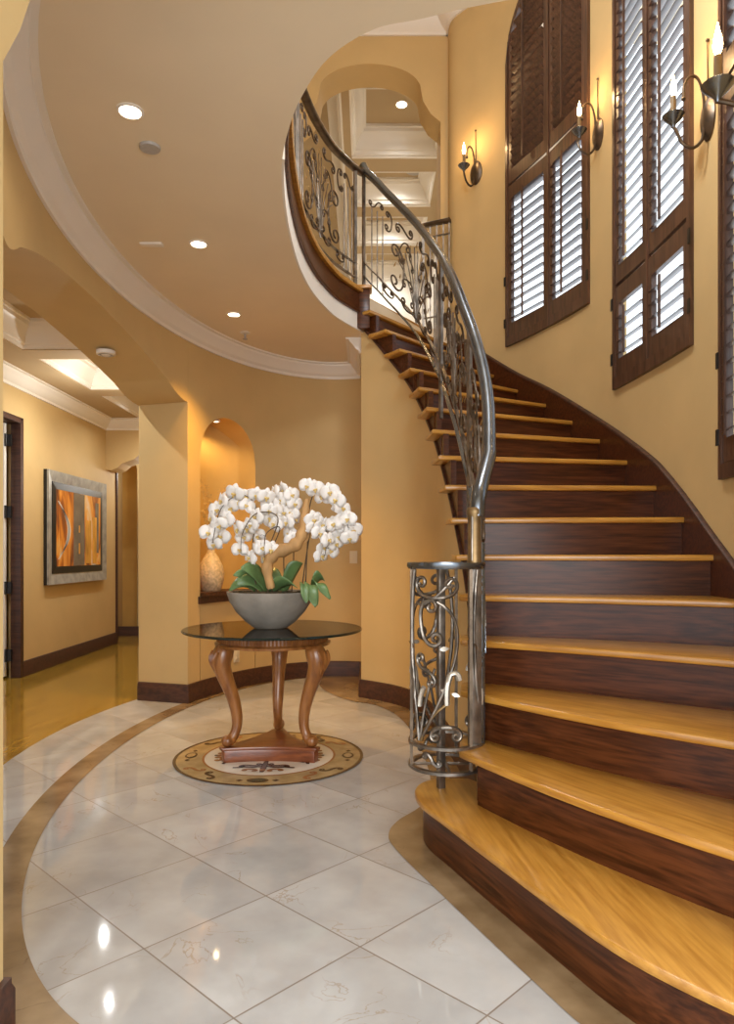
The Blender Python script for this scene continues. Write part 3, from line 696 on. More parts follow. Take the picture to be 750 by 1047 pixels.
HR = [(.030, 0), (.034, .012), (.030, .026), (.016, .034), (-.016, .034), (-.030, .026), (-.034, .012), (-.030, 0), (-.016, -.008), (.016, -.008)]
FLAT = [(.011, -.005), (.011, .005), (-.011, .005), (-.011, -.005)]
sr = thing('stair_railing', 'wrought iron stair railing with scrollwork, steel handrail and round caged foot', 'railing')
RS = offset2(IS, .10)
rk = [3 + .05 * i for i in range(281)]
rpts = [at(RS, k) for k in rk]; rd = [0.0]
for a, b in zip(rpts, rpts[1:]): rd.append(rd[-1] + hypot(b[0] - a[0], b[1] - a[1]))
def rail_k(d):
    d = min(max(d, 0), rd[-1])
    import bisect
    i = min(max(bisect.bisect_right(rd, d) - 1, 0), len(rd) - 2); t = (d - rd[i]) / max(1e-9, rd[i + 1] - rd[i]); return rk[i] + (rk[i + 1] - rk[i]) * t
def rail_map(s, t): k = rail_k(s); p = at(RS, k); return (p[0], p[1], nose(k) + .17 + t)
d_at = lambda k: rd[min(range(len(rk)), key=lambda i: abs(rk[i] - k))]
NX, NY = .444, 2.93                      # newel at the foot
hl = [(NX, NY, 1.34), (NX + .001, NY + .004, 1.39), (NX + .012, NY + .035, 1.45)] + [(*at(RS, k), nose(k) + 1.03 - .04 * max(0, 17 - k) / 14 + .04 * max(0, k - 14) / 3 - .012) for k in [3.2 + .2 * i for i in range(70)]]
hl = [(x + .035 * exp(-((z - 1.95) / .55) ** 2), y, z) for x, y, z in hl]
hl = catmull(hl, 2)
MB().tube(hl, .031, 14).build('handrail', 'rail', sr, angle=50)
for off, nm in ((.17, 'bottom_rail'), (.285, 'bottom_rail')):
    MB().sweep([(*at(RS, k), nose(k) + off) for k in [3 + .1 * i for i in range(141)]], FLAT).build(nm, 'rail' if off < .2 else 'iron', sr, angle=40)
for k in (7.0, 11.0, 16.9):
    p = at(RS, k); MB().box((p[0], p[1], nose(k) + .46), (.022, .022, 1.08), .6).build('post', 'iron', sr)
for ka, kb in ((3.2, 6.9), (7.1, 10.9), (11.1, 16.8)):
    da, db = d_at(ka), d_at(kb); iron_panel(sr, rail_map, db - da, .80, da)
MB().box((NX, NY, .393 + .49), (.046, .046, .98), .25).build('newel_post', 'iron', sr, bevel=.004)
MB().box((NX + .033, NY + .03, .393 + .42), (.020, .03, .84), .25).build('newel_bar', 'rail', sr, bevel=.003)
MB().lathe([(.030, 1.13), (.033, 1.14), (.030, 1.16), (.028, 1.33), (.034, 1.35), (.034, 1.365), (.028, 1.375)], (NX, NY, 0), 18).build('newel_collar', 'collar', sr)
# caged foot on the first step
CX, CY, CR = .334, 3.0, .148
circ = lambda z, r=CR, n=40: [(CX + r * cos(2 * pi * i / n), CY + r * sin(2 * pi * i / n), z) for i in range(n)]
MB().sweep(circ(1.13, CR - .008), [(-.02, -.008), (.02, -.008), (.026, .004), (.024, .018), (-.024, .018), (-.026, .004)], closed=True).build('cage_top_ring', 'rail', sr, angle=50)
for z in (.398, .298): MB().sweep(circ(z), [(-.012, -.006), (.012, -.006), (.012, .006), (-.012, .006)], closed=True).build('cage_ring', 'iron', sr, angle=40)
MB().box((CX - .022, CY, .66), (.030, .030, .94), .35).build('cage_post', 'iron', sr, bevel=.003)
MB().tube([(CX - CR, CY, .298), (CX + CR, CY, .298)], .007).build('cage_strut', 'iron', sr)
MB().tube([(CX, CY - CR, .298), (CX, CY + CR, .298)], .007).build('cage_strut', 'iron', sr)
def cage_map(s, t): a = s / CR; return (CX - CR * cos(a), CY - CR * sin(a), t)
def cage_motif(w, h):
    out = []
    out.append(('scroll', scroll((.045, 1.065), (.195, 1.06), 'C', False), .008, 'iron'))
    out.append(('stem', bez((.035, .98), (.10, .96), (.20, 1.09)), .0065, 'iron'))
    out.append(('scroll', scroll((.125, .83), (.10, .98), 'C', True), .0085, 'iron'))
    out.append(('scroll', scroll((.045, .76), (.11, .66), 'S', True), .0075, 'iron'))
    out.append(('stem', bez((.13, .99), (.26, .93), (.185, .70)) + bez((.185, .70), (.13, .55), (.05, .42))[1:], .007, 'iron'))
    out.append(('scroll', scroll((.115, .445), (.215, .45), 'C', True), .0095, 'iron'))
    out.append(('scroll', scroll((.075, .365), (.14, .335), 'S', False), .0075, 'iron'))
    out.append(('stem', bez((.045, .42), (.01, .6), (-.01, .75)) + bez((-.01, .75), (-.03, .95), (.01, 1.12))[1:], .008, 'iron'))
    out.append(('stem', bez((.05, .42), (.07, .58), (.12, .72)), .006, 'iron'))
    out.append(('stem', bez((.055, .42), (.10, .54), (.18, .585)), .0065, 'collar'))
    out.append(('acanthus', bez((.17, .575), (.165, .66), (.185, .70)) + bez((.185, .70), (.215, .715), (.22, .675))[1:], .012, 'silverleaf'))
    out.append(('acanthus', bez((.045, .56), (.05, .62), (.07, .64)), .011, 'silverleaf'))
    out.append(('leaf', (.15, .80, 1.4), .026, 'silverleaf')); out.append(('leaf', (.195, .62, 1.9), .022, 'silverleaf')); out.append(('leaf', (-.005, .80, -.9), .026, 'collar')); out.append(('leaf', (.165, .63, -1.2), .02, 'silverleaf'))
    return out
for q in range(3): iron_panel(sr, cage_map, .3, 1, s0=2 * pi * CR * (q / 3) + .05, t0=0, motif_f=cage_motif)
for q in (0.12, 2.2, 4.3): MB().tube([(CX - CR * cos(q), CY - CR * sin(q), .298), (CX - CR * cos(q), CY - CR * sin(q), 1.13)], .009, 4).build('cage_bar', 'iron_dark', sr)
# balcony railing along the stairwell edge
br = thing('balcony_railing', 'dark wrought iron balcony railing with scroll panels along curved upper edge', 'railing')
BE = offset2(OE, .03)[:72]; bd = [0.0]
for a, b in zip(BE, BE[1:]): bd.append(bd[-1] + hypot(b[0] - a[0], b[1] - a[1]))
def bal_map(s, t):
    s = min(max(s, 0), bd[-1] - 1e-6); i = max(j for j in range(len(bd) - 1) if bd[j] <= s); p = lerp(BE[i], BE[i + 1], (s - bd[i]) / (bd[i + 1] - bd[i])); return (p[0], p[1], UF + .10 + t)
MB().sweep([(*at(RS, 17), UF + .975)] + [(*p, UF + .975) for p in BE[1:]], HR).build('handrail', 'iron_dark', br, angle=50)
for z in (.10, .215): MB().sweep([(*p, UF + z) for p in BE], FLAT).build('bottom_rail', 'iron', br, angle=40)
s = .02; W_ = 1.22
while s + W_ < bd[-1]:
    p = bal_map(s, 0); MB().box((p[0], p[1], UF + .49), (.024, .024, .97), .5).build('post', 'iron', br)
    iron_panel(br, bal_map, W_ - .04, .86, s + .02); s += W_
# short guard at the head of the stair
lg = thing('landing_guard', 'short iron guard rail joining the stair head to the sconce wall', 'railing')
ga, gb = (.53, 6.76), (.775, 6.64)
for z, pr, mt in ((.95, HR, 'iron_dark'), (.08, FLAT, 'iron'), (.84, FLAT, 'iron')): MB().sweep([(*ga, UF + z), (*gb, UF + z)], pr).build('rail', mt, lg)
for t in (.02, .28, .52, .76, .97):
    p = lerp(ga, gb, t); MB().box((p[0], p[1], UF + (.475 if t > .1 else .47)), (.012 if t > .1 else .024,) * 2 + (.94,)).build('baluster', 'iron', lg)

# ------------------------------------------------------------------ windows and shutters
WLAB = {1: ('arched brown plantation shutters, farthest up the stair wall, upper louvers closed', 'shutters'),
        2: ('tall brown plantation shutters between the two middle sconces on the stair wall', 'shutters'),
        3: ('brown plantation shutters nearest the camera, cut by the right picture edge', 'shutters')}
for w in WIN:
    A, B, Mi, hf = w['A'], w['B'], w['M'], w['half']; dirv = (B - A).normalized(); nin = Vector((-dirv.y, dirv.x))
    if nin.dot(Vector((-1, -.3))) < 0: nin = -nin           # towards the room
    z0, sp = w['z0'], w['spring']
    wo = thing('window_%d' % w['n'], '', ''); del wo['label']; del wo['category']; wo['kind'] = 'structure'
    gp = MB(); cg = (A + B) / 2 - nin * .02; outl = [(cg + dirv * t * hf, sp + hf * sqrt(max(0, 1 - t * t))) for t in [1 - i / 12 for i in range(25)]]
    ring_ = [((cg - dirv * hf), z0), ((cg + dirv * hf), z0)] + outl
    gp.add([(p.x, p.y, z) for p, z in ring_] , (tuple(range(len(ring_))),)); gp.build('pane', 'pane', wo, smooth=False)
    mb = MB()
    for z in [z0 + .02] + w['mid'] + [sp]: q = cg - nin * .005; mb.box((q.x, q.y, z), (2 * hf, .02, .035), atan2(dirv.y, dirv.x))
    mb.build('window_frame', 'white', wo)
    lab, cat = WLAB[w['n']]
    sh = thing('plantation_shutters', lab, cat, (Mi.x, Mi.y, z0))
    def topz(p): t = (Vector((p[0], p[1])) - A).dot(dirv) / hf - 1; return sp + hf * sqrt(max(0, 1 - min(1, t * t)))
    for half, (P, Q) in enumerate(((A, Mi), (Mi, B))):
        F = frame_along(P, Q, 0); d = (Q - P); L_ = d.length; d = d.normalized(); nn_ = Vector((-d.y, d.x)); sgn = 1 if nn_.dot(nin) > 0 else -1
        def wp(x, y, z): r = P + d * x + nn_ * (y * sgn); return (r.x, r.y, z)
        def bar(mb, x0, x1, za, zc, y0, y1):                # box in the panel's own axes
            vs = [wp(x, y, z) for z in (za, zc) for x, y in ((x0, y0), (x1, y0), (x1, y1), (x0, y1))]
            mb.add(vs, ((3, 2, 1, 0), (4, 5, 6, 7), (0, 1, 5, 4), (1, 2, 6, 5), (2, 3, 7, 6), (3, 0, 4, 7)))
        def stile(mb, x0, x1, za, zc, y0, y1): # follows the arch at its top
            t0, t1 = min(zc, topz(wp(x0, 0, 0)) - .004), min(zc, topz(wp(x1, 0, 0)) - .004)
            vs = [wp(x0, y0, za), wp(x1, y0, za), wp(x1, y1, za), wp(x0, y1, za), wp(x0, y0, t0), wp(x1, y0, t1), wp(x1, y1, t1), wp(x0, y1, t0)]
            mb.add(vs, ((3, 2, 1, 0), (4, 5, 6, 7), (0, 1, 5, 4), (1, 2, 6, 5), (2, 3, 7, 6), (3, 0, 4, 7)))
        fr = MB(); e0 = .034 if half == 0 else .012; e1 = .012 if half == 0 else .034; FT = 9.0
        stile(fr, 0, e0, z0, FT, -.03, .024); stile(fr, L_ - e1, L_, z0, FT, -.03, .024); bar(fr, e0, L_ - e1, z0, z0 + .07, -.03, .024)
        NA = 12
        for i in range(NA):
            xa, xb = L_ * i / NA, L_ * (i + 1) / NA; ta, tb = topz(wp(xa, 0, 0)), topz(wp(xb, 0, 0))
            vs = [wp(xa, -.03, ta - .07), wp(xb, -.03, tb - .07), wp(xb, .024, tb - .07), wp(xa, .024, ta - .07), wp(xa, -.03, ta), wp(xb, -.03, tb), wp(xb, .024, tb), wp(xa, .024, ta)]
            fr.add(vs, ((3, 2, 1, 0), (4, 5, 6, 7), (0, 1, 5, 4), (2, 3, 7, 6)))
        fr.build('shutter_frame', 'shutter', sh, frame=F)
        tiers = list(zip([z0 + .075] + [m + .012 for m in w['mid']], [m - .012 for m in w['mid']] + [9.0]))
        for ti, (za, zc) in enumerate(tiers):
            pa = MB(); x0, x1 = e0 + .004, L_ - e1 - .004; sw = .046; zt_ = min(zc, max(topz(wp(x0, 0, 0)), topz(wp(x1, 0, 0))) - .075)
            stile(pa, x0, x0 + sw, za, min(zc, topz(wp(x0 + sw / 2, 0, 0)) - .03), -.015, .016); stile(pa, x1 - sw, x1, za, min(zc, topz(wp(x1 - sw / 2, 0, 0)) - .03), -.015, .016)
            bar(pa, x0 + sw, x1 - sw, za, za + .11, -.015, .016)
            if zc < 8: bar(pa, x0 + sw, x1 - sw, zc - .11, zc, -.015, .016)
            po = pa.build('shutter_panel', 'shutter', sh, frame=F)
            closed = (w['n'] == 1 and ti == 1)
            lo = MB(); tilt = radians(36 if closed else (-12 if w['n'] == 1 else (-34 if ti == 1 else -20))); zz = za + .15; hw_ = .043
            while True:
                xa, xb = x0 + sw + .003, x1 - sw - .003
                lim = zc - .14 if zc < 8 else 99
                if zc > 8:                                    # clip the blade to the arch
                    while xa < xb and topz(wp(xa, 0, 0)) - .10 < zz: xa += .01
                    while xb > xa and topz(wp(xb, 0, 0)) - .10 < zz: xb -= .01
                if zz > lim or xb - xa < .06: break
                sec = [(hw_ * cos(a), .0055 * sin(a)) for a in [2 * pi * i / 8 for i in range(8)]]
                sec = [(u * cos(tilt) - v * sin(tilt), u * sin(tilt) + v * cos(tilt)) for u, v in sec]
                lo.ring([[wp(x, yy, zz + dz) for yy, dz in sec] for x in (xa, xb)])
                zz += .076
            lo.build('louvers', 'shutter', po, frame=F, angle=40)
            xm = (x0 + x1) / 2 - .02; tr = MB(); bar(tr, xm - .007, xm + .007, za + .11, min(zc - .1, zz - .05), .042, .054); tr.build('tilt_rod', 'shutter', po, frame=F)
        for z in (z0 + .16, z0 + .52):
            hg = MB(); bar(hg, -.012 if half == 0 else L_ - .01, .012 if half == 0 else L_ + .012, z, z + .075, .024, .031); hg.build('hinge', 'black', sh, frame=F)

# ------------------------------------------------------------------ sconces on the stair wall
def sconce(ratio, z, label, proj=.15, scale=1.25):
    p = Vector(wall_at(ratio)); q = Vector(wall_at(ratio + .004)); d = (p - q).normalized(); nv = Vector((-d.y, d.x))
    if nv.dot(Vector((-1, 0))) < 0: nv = -nv
    t = thing('wall_sconce', label, 'wall lamp', (p.x, p.y, z), atan2(nv.y, nv.x))   # local x points into the room
    t.scale = (scale,) * 3
    def b(mb, nm, mt, **k):
        o = mb.build(nm, mt, None, **k); o.parent = t; return o
    w = MB(); w.ring([[(x, r * .055 * cos(a), r * .085 * sin(a)) for a in [2 * pi * i / 24 for i in range(24)]] for x, r in ((-.004, 1), (.006, 1), (.012, .88), (.02, .7), (.026, .4))]); b(w, 'backplate', 'iron_dark')
    b(MB().tube([(.006, 0, .06), (.008, 0, .30)], [.004, .002], 6).sph((.008, 0, .305), .007), 'spike', 'iron_dark')
    b(MB().tube(catmull([(.02, 0, -.03), (.03, 0, -.085), (.065, 0, -.115), (.105, 0, -.095), (.125, 0, -.055), (proj, 0, -.03)], 5), .0065, 8), 'arm', 'iron_dark')
    b(MB().tube(catmull([(.02, 0, .03), (.026, 0, .10), (.045, 0, .155), (.075, 0, .165), (.098, 0, .13), (.10, 0, .085)], 5), .0055, 8).sph((.10, 0, .078), .009), 'swan_neck', 'iron_dark')
    b(MB().lathe([(.006, -.035), (.012, -.02), (.03, -.004), (.042, .012), (.040, .014), (.028, .002), (.010, -.004)], (proj, 0, 0), 20), 'drip_cup', 'rail')
    b(MB().lathe([(.0095, -.004), (.0105, .0), (.0105, .085), (.008, .088)], (proj, 0, 0), 14), 'candle', 'candle')
    b(MB().lathe([(.004, .086), (.010, .10), (.0125, .115), (.010, .135), (.005, .155), (.001, .175)], (proj, 0, 0), 12), 'flame_bulb', 'bulb')
    g = p + nv * proj * scale; lamp('POINT', (g.x, g.y, z + .20 * scale), P_SCONCE, (1.0, .62, .28), size=.02, name='sconce_light')
    return t
sconce((486.7 - 375) / FPX, 4.62, 'small candle sconce highest up the stair wall, left of the arched shutters', .13)
sconce((612 - 375) / FPX, 4.08, 'candle sconce on the narrow wall between the arched and the tall shutters', .115)
sconce((725 - 375) / FPX, 3.31, 'candle sconce in front of the bright louvers of the tall shutters', .14)
sconce(.60, 2.825, 'large near candle sconce cut by the right picture edge', .17, 1.35)

# ------------------------------------------------------------------ ceiling fixtures
def downlight(x, y, z, label, power, r=.042, group='downlights', color=None, cat='downlight', sp=2.5):
    t = thing('downlight', label, cat, (x, y, z), 0, group)
    o = MB().lathe([(r + .013, .0), (r + .013, -.005), (r + .003, -.008), (r, .0)], (0, 0, 0), 28, cap=False).build('trim_ring', 'white'); o.parent = t
    o = MB().lathe([(r, -.003), (r * .6, -.006), (.001, -.007)], (0, 0, 0), 24).build('lens', 'lens'); o.parent = t
    lamp('SPOT', (x, y, z - .03), power, color or WARM, (0, 0, 0), .05, sp, .9, 'downlight_lamp'); return t
downlight(-.97, 2.91, CZ, 'recessed ceiling light nearest the camera in the foyer ceiling', P_FOYER)
downlight(-.985, 4.157, CZ, 'recessed light in the middle of the foyer ceiling, beside the vent', P_BACK * .05, color=GOLD, sp=1.8)
downlight(-1.008, 5.38, CZ, 'recessed light in the foyer ceiling nearest the niche wall', P_BACK, color=GOLD, sp=1.6)
def disc(name, x, y, z, r, label, cat, mat='white', dz=.012):
    o = MB().lathe([(r, 0), (r, -dz * .6), (r * .93, -dz), (.001, -dz)], (x, y, z), 28).build(name, mat); tag(o, label, cat); return o
disc('ceiling_speaker', -.968, 3.167, CZ, .046, 'small round cover plate in the foyer ceiling behind the nearest light', 'cover plate', 'grey')
o = MB().box((-1.26, 4.157, CZ - .006), (.13, .05, .012)).build('ceiling_vent', 'white', bevel=.003); tag(o, 'small white rectangular vent in the foyer ceiling', 'vent')
sp_ = thing('fire_sprinkler', 'small sprinkler head hanging from the foyer ceiling near the niche', 'sprinkler', (-1.0, 5.83, CZ))
for mb, nm in ((MB().lathe([(.04, 0), (.04, -.006), (.015, -.010), (.001, -.010)], (0, 0, 0), 20), 'escutcheon'), (MB().lathe([(.008, -.008), (.008, -.05), (.02, -.052), (.02, -.056), (.001, -.057)], (0, 0, 0), 14), 'head')):
    q = mb.build(nm, 'white' if nm == 'escutcheon' else 'grey'); q.parent = sp_
# light in the soffit of the hall arch (a gimbal trim seen unlit) and one nearer
t = thing('arch_downlight', 'white recessed light set in the underside of the hall arch', 'downlight', (-1.83, 4.98, 2.585))
for mb, nm, mt in ((MB().lathe([(.066, .02), (.066, -.004), (.052, -.009), (.05, .006)], (0, 0, 0), 26, cap=False), 'trim_ring', 'white'), (MB().lathe([(.05, -.0), (.045, -.006), (.001, -.008)], (0, 0, 0), 22), 'baffle', 'grey'), (MB().lathe([(.03, -.008), (.022, -.014), (.001, -.015)], (0, 0, 0), 18), 'lamp_face', 'white')):
    q = mb.build(nm, mt); q.parent = t
for hy, hn in ((5.2, 'nearest'), (6.75, 'middle'), (8.3, 'farthest')):
    lamp('SPOT', (-2.45, hy, HCZ - .03), P_HALL, SOFT, (0, 0, 0), .015, 2.5, .9, 'hall_downlight_lamp')
lamp('POINT', (-2.5, 6.75, 2.45), P_HALL * .35, SOFT, size=.02, name='hall_fill')
lamp('POINT', (-2.9, 9.8, 2.3), P_HALL * .3, SOFT, size=.1, name='hall_lamp')
downlight(.41, 8.40, HC, 'recessed light in the nearest upstairs ceiling coffer', P_UPPER, .060, 'upstairs downlights', color=SOFT)
downlight(.39, 9.80, HC, 'recessed light beside the round speaker in the second upstairs coffer', P_UPPER, .060, 'upstairs downlights', color=SOFT)
downlight(.36, 11.1, HC, 'recessed light in the third upstairs ceiling coffer', P_UPPER, .060, 'upstairs downlights', color=SOFT)
downlight(.33, 12.5, HC, 'recessed light in the farthest upstairs ceiling coffer', P_UPPER, .060, 'upstairs downlights', color=SOFT)
disc('ceiling_speaker', .66, 9.84, HC, .13, 'round grey speaker grille in the second upstairs coffer', 'speaker', 'grey')
for x, y, z in ((.55, 3.0, 4.2), (.5, 4.6, 5.3)): lamp('POINT', (x, y, z), P_WELL * (1.9 if z < 5 else .5), (.88, .94, 1.0), size=.2, name='stairwell_fill')  # added fill lamps that brighten the stairwell, no fixture belongs to them

# ------------------------------------------------------------------ niche: vase, twigs, light
vx, vy = -1.33, 6.06
va = MB().lathe([(.001, 0), (.075, .0), (.085, .012), (.108, .09), (.112, .15), (.098, .22), (.06, .29), (.034, .33), (.03, .36), (.034, .375), (.026, .372), (.024, .33)], (0, 0, 0), 28)
vo = va.build('mosaic_vase', 'vase'); vo.location = (vx, vy, .866); tag(vo, 'cream mosaic bottle vase standing in the arched niche', 'vase')
for i in range(9):
    a = i * 2.4; sx, sy = .10 * cos(a) * (.4 + .07 * i), .08 * sin(a) * (.4 + .07 * i); h = .30 + .045 * (i * 5 % 7)
    tw = MB(); ln = catmull([(0, 0, .20), (sx * .12, sy * .12, .38), (sx * .6, sy * .6, .38 + h * .55), (sx * 1.3, sy * 1.3, .38 + h)], 6); tw.tube(ln, .0022, 5)
    for j in range(6, len(ln), 1):
        for m in (-1, 1): tw.sph((ln[j][0] + .009 * m, ln[j][1] + .006 * ((j % 3) - 1), ln[j][2] + .004 * (j % 2)), (.0055, .0055, .008), 6, 4)
    to = tw.build('budded_twig', 'twig'); to.location = (vx, vy, .866); tag(to, 'thin golden budded twig standing in the cream niche vase', 'twig', 'twigs in the niche vase')
nm_ = (n0 + n1) // 2
lx, ly = FP[nm_][0] + ax.x * .13, FP[nm_][1] + ax.y * .13
t = thing('niche_light', 'small lit puck light at the top of the arched niche', 'downlight', (lx, ly, 2.345))
for mb, nm, mt in ((MB().lathe([(.032, .02), (.032, -.008), (.022, -.010), (.02, .0)], (0, 0, 0), 20, cap=False), 'trim_ring', 'white'), (MB().lathe([(.02, -.004), (.001, -.007)], (0, 0, 0), 16), 'lens', 'lens')):
    q = mb.build(nm, mt); q.parent = t
lamp('SPOT', (lx, ly, 2.32), P_NICHE, (1, .70, .34), (0, 0, 0), .02, 2.3, .9, 'niche_lamp')

# ------------------------------------------------------------------ wall plates
def plate(name, x, y, z, nv, w, h, label, cat, toggles):
    t = thing(name, label, cat, (x, y, z), atan2(nv[1], nv[0]))
    o = MB().box((.003, 0, 0), (.006, w, h)).build('cover', 'plate', bevel=.002); o.parent = t
    for dz, dw, dh in toggles: o = MB().box((.008, 0, dz), (.006, dw, dh)).build('rocker' if cat == 'switch' else 'receptacle', 'plate', bevel=.0015); o.parent = t
pi_ = min(range(len(FP)), key=lambda i: abs(FP[i][0] / FP[i][1] - (363 - 375) / FPX)); plate('light_switch', *FP[pi_], 1.15, (-FN[pi_][0], -FN[pi_][1]), .075, .12, 'ivory light switch plate on the curved ochre wall right of the orchids', 'switch', [(0, .034, .066)])
pi_ = min(range(len(FP)), key=lambda i: abs(FP[i][0] / FP[i][1] - (241 - 375) / FPX)); plate('wall_outlet', *FP[pi_], .29, (-FN[pi_][0], -FN[pi_][1]), .075, .12, 'ivory wall outlet above the baseboard behind the glass table', 'outlet', [(.02, .03, .026), (-.02, .03, .026)])

# ------------------------------------------------------------------ hall: door, framed print
dt = thing('door_1', '', ''); del dt['label']; del dt['category']; dt['kind'] = 'structure'
MB().box((HX - .028, 6.765, 1.22), (.096, .03, 2.44)).box((HX + .008, 6.79, 1.24), (.02, .05, 2.48)).box((HX + .008, 6.2, 2.455), (.02, 1.2, .05)).box((HX - .06, 6.2, 2.44), (.16, 1.2, .03)).build('door_frame', 'walnut2', dt, bevel=.003)
dl = MB().box((-3.87, 6.72, 1.22), (.90, .04, 2.40)); dl.build('door_leaf', 'white', dt, bevel=.003)
for z in (.22, .86, 1.58, 2.26): MB().box((HX - .095, 6.735, z), (.07, .03, .11)).tube([(HX - .105, 6.71, z - .06), (HX - .105, 6.71, z + .06)], .012, 8).build('hinge', 'black', dt)
o = MB().sph((-3.48, 6.64, .12), .04, 14, 8).tube([(-3.48, 6.64, .12), (-3.48, 6.70, .12)], .012, 8).build('door_stop', 'chrome', dt)
fx, f0, f1, g0, g1 = HX, 7.27, 8.88, .862, 2.05
pf = thing('framed_print', 'large silver framed amber abstract print on the hall wall', 'picture', (fx, (f0 + f1) / 2, (g0 + g1) / 2))
def frect(mb, x, a0, a1, b0, b1, wd, xb, x_in):
    o_ = [(x, a0, b0), (x, a1, b0), (x, a1, b1), (x, a0, b1)]; i_ = [(x_in, a0 + wd, b0 + wd), (x_in, a1 - wd, b0 + wd), (x_in, a1 - wd, b1 - wd), (x_in, a0 + wd, b1 - wd)]
    bo = [(xb, *q[1:]) for q in o_]; bi = [(xb, *q[1:]) for q in i_]
    for k in range(4):
        j = (k + 1) % 4; mb.quad(o_[k], o_[j], i_[j], i_[k]); mb.quad(o_[k], o_[j], bo[j], bo[k]); mb.quad(i_[k], i_[j], bi[j], bi[k]); mb.quad(bo[k], bo[j], bi[j], bi[k])
    return mb
frect(MB(), fx + .055, f0, f1, g0, g1, .115, fx + .02, fx + .035).build('frame', 'silver_frame', pf, smooth=False)
MB().box((fx + .018, (f0 + f1) / 2, (g0 + g1) / 2), (.034, f1 - f0 + .004, g1 - g0 + .004)).build('backing', 'black', pf)
frect(MB(), fx + .042, f0 + .112, f1 - .112, g0 + .112, g1 - .112, .075, fx + .03, fx + .050).build('inner_mat', 'black', pf, smooth=False)
ay0, ay1, az0, az1 = f0 + .18, f1 - .18, g0 + .18, g1 - .18
MB().box((fx + .044, (ay0 + ay1) / 2, (az0 + az1) / 2), (.01, ay1 - ay0, az1 - az0)).build('print', 'art', pf, smooth=False)
pp = MB(); 
for y, wdt, z, hh in ((ay0 + .60, .30, (az0 + az1) / 2, az1 - az0 - .02), (ay0 + 1.13, .10, az0 + .45, .6)): pp.box((fx + .0495, y, z), (.004, wdt, hh))
pp.build('print_grey_shapes', 'art_grey', pf)
pw = MB()
for q, (a0, rr_) in enumerate(((.0, .30), (.0, .24))):
    arc = [(fx + .0515, ay0 + .04 + rr_ * sin(t * pi / 14) + .03 * q, az0 + .08 + .62 * t / 14) for t in range(15)]
    pw.ring([[(x, y - w_, z) , (x, y + w_, z)] for (x, y, z), w_ in zip(arc, [.004 + .022 * sin(pi * i / 14) for i in range(15)])], closed_u=False, cap=False)
pw.build('print_white_arcs', 'white', pf, smooth=False)
pp = MB()
for y, wdt, z, hh in ((ay0 + .86, .16, az0 + .28, .5), (ay0 + 1.05, .12, az0 + .3, .55), (ay0 + .60, .03, az0 + .2, .12), (ay0 + .60, .02, az0 + .42, .08)): pp.box((fx + .0505, y, z), (.004, wdt, hh))
pp.build('print_amber_shapes', 'art_amber', pf)

# ------------------------------------------------------------------ floor medallion
MX, MY = -.57, 4.156
md = thing('floor_medallion', 'round inlaid marble medallion in the floor under the glass table', 'floor inlay', (MX, MY, 0))
def dsk(r0, r1, z, n=72):
    w = MB(); w.ring([[(r * cos(2 * pi * i / n), r * sin(2 * pi * i / n), z) for i in range(n)] for r in (r0, r1)], cap=False); return w
def mpart(mb, nm, mt): o = mb.build(nm, mt, smooth=False); o.parent = md; return o
mpart(dsk(.375, .545, .003), 'border', 'gold_marble'); mpart(MB().add([(.375 * cos(2 * pi * i / 64), .375 * sin(2 * pi * i / 64), .0025) for i in range(64)], (tuple(range(64)),)), 'field', 'cream_marble')
mpart(dsk(.53, .548, .0042), 'outline', 'dark_stone'); mpart(dsk(.372, .385, .0042), 'outline', 'ochre_stone')
def strip(ln, wd, z=.0045):
    w = MB(); P = ln; N = normals2(P); n = len(P)
    hw = [wd * (.35 + .65 * sin(pi * (i + .5) / n)) for i in range(n)]
    w.ring([[(p[0] + q[0] * h * s_, p[1] + q[1] * h * s_, z) for p, q, h in zip(P, N, hw)] for s_ in (-1, 1)], closed_u=False, cap=False); return w
def rot(ln, a, r): return [(cos(a) * x - sin(a) * (y + r), sin(a) * x + cos(a) * (y + r)) for x, y in ln]
ovl = lambda a, b, n=20: [(a * cos(2 * pi * i / n), b * sin(2 * pi * i / n)) for i in range(n)]
for q in range(8):
    a = pi / 4 * q + pi
    if q % 2 == 0:
        mpart(MB().add([(*p, .0045) for p in rot(ovl(.058, .034), a, .458)], (tuple(range(20)),)), 'cartouche', 'dark_stone')
        mpart(MB().add([(*p, .0055) for p in rot(ovl(.042, .024), a, .458)], (tuple(range(20)),)), 'cartouche_stone', 'gold_marble' if q % 4 else 'green_stone')
        for m in (-1, 1): mpart(MB().add([(*p, .0045) for p in rot([(m * .075, .0), (m * .095, .016), (m * .115, 0), (m * .095, -.016)], a, .458)], ((0, 1, 2, 3),)), 'diamond', 'dark_stone')
    else:
        for m in (-1, 1): mpart(strip(rot(scroll((m * .03, -.03), (m * .12, .02), 'S', m < 0), a, .458), .010), 'border_scroll', 'ochre_stone' if m > 0 else 'dark_stone')
for q in range(4):
    a = pi / 2 * q + pi
    for m in (-1, 1):
        mpart(strip(rot(scroll((m * .03, .12), (m * .125, .155), 'S', m < 0), a, .06), .012), 'field_scroll', 'dark_stone')
        mpart(strip(rot(scroll((m * .04, .235), (m * .10, .225), 'C', m < 0), a, .06), .011), 'field_scroll', 'ochre_stone')
        mpart(strip(rot([(m * .012, .155), (m * .06, .172), (m * .11, .165), (m * .17, .18)], a, .06), .014), 'field_leaf', 'dark_stone')
    mpart(strip(rot([(0, .05), (0, .13), (0, .20), (0, .26)], a, .06), .018), 'field_leaf', 'dark_stone')
    mpart(MB().add([(*p, .0052) for p in rot(ovl(.016, .022), a, .285)], (tuple(range(20)),)), 'field_bud', 'ochre_stone')

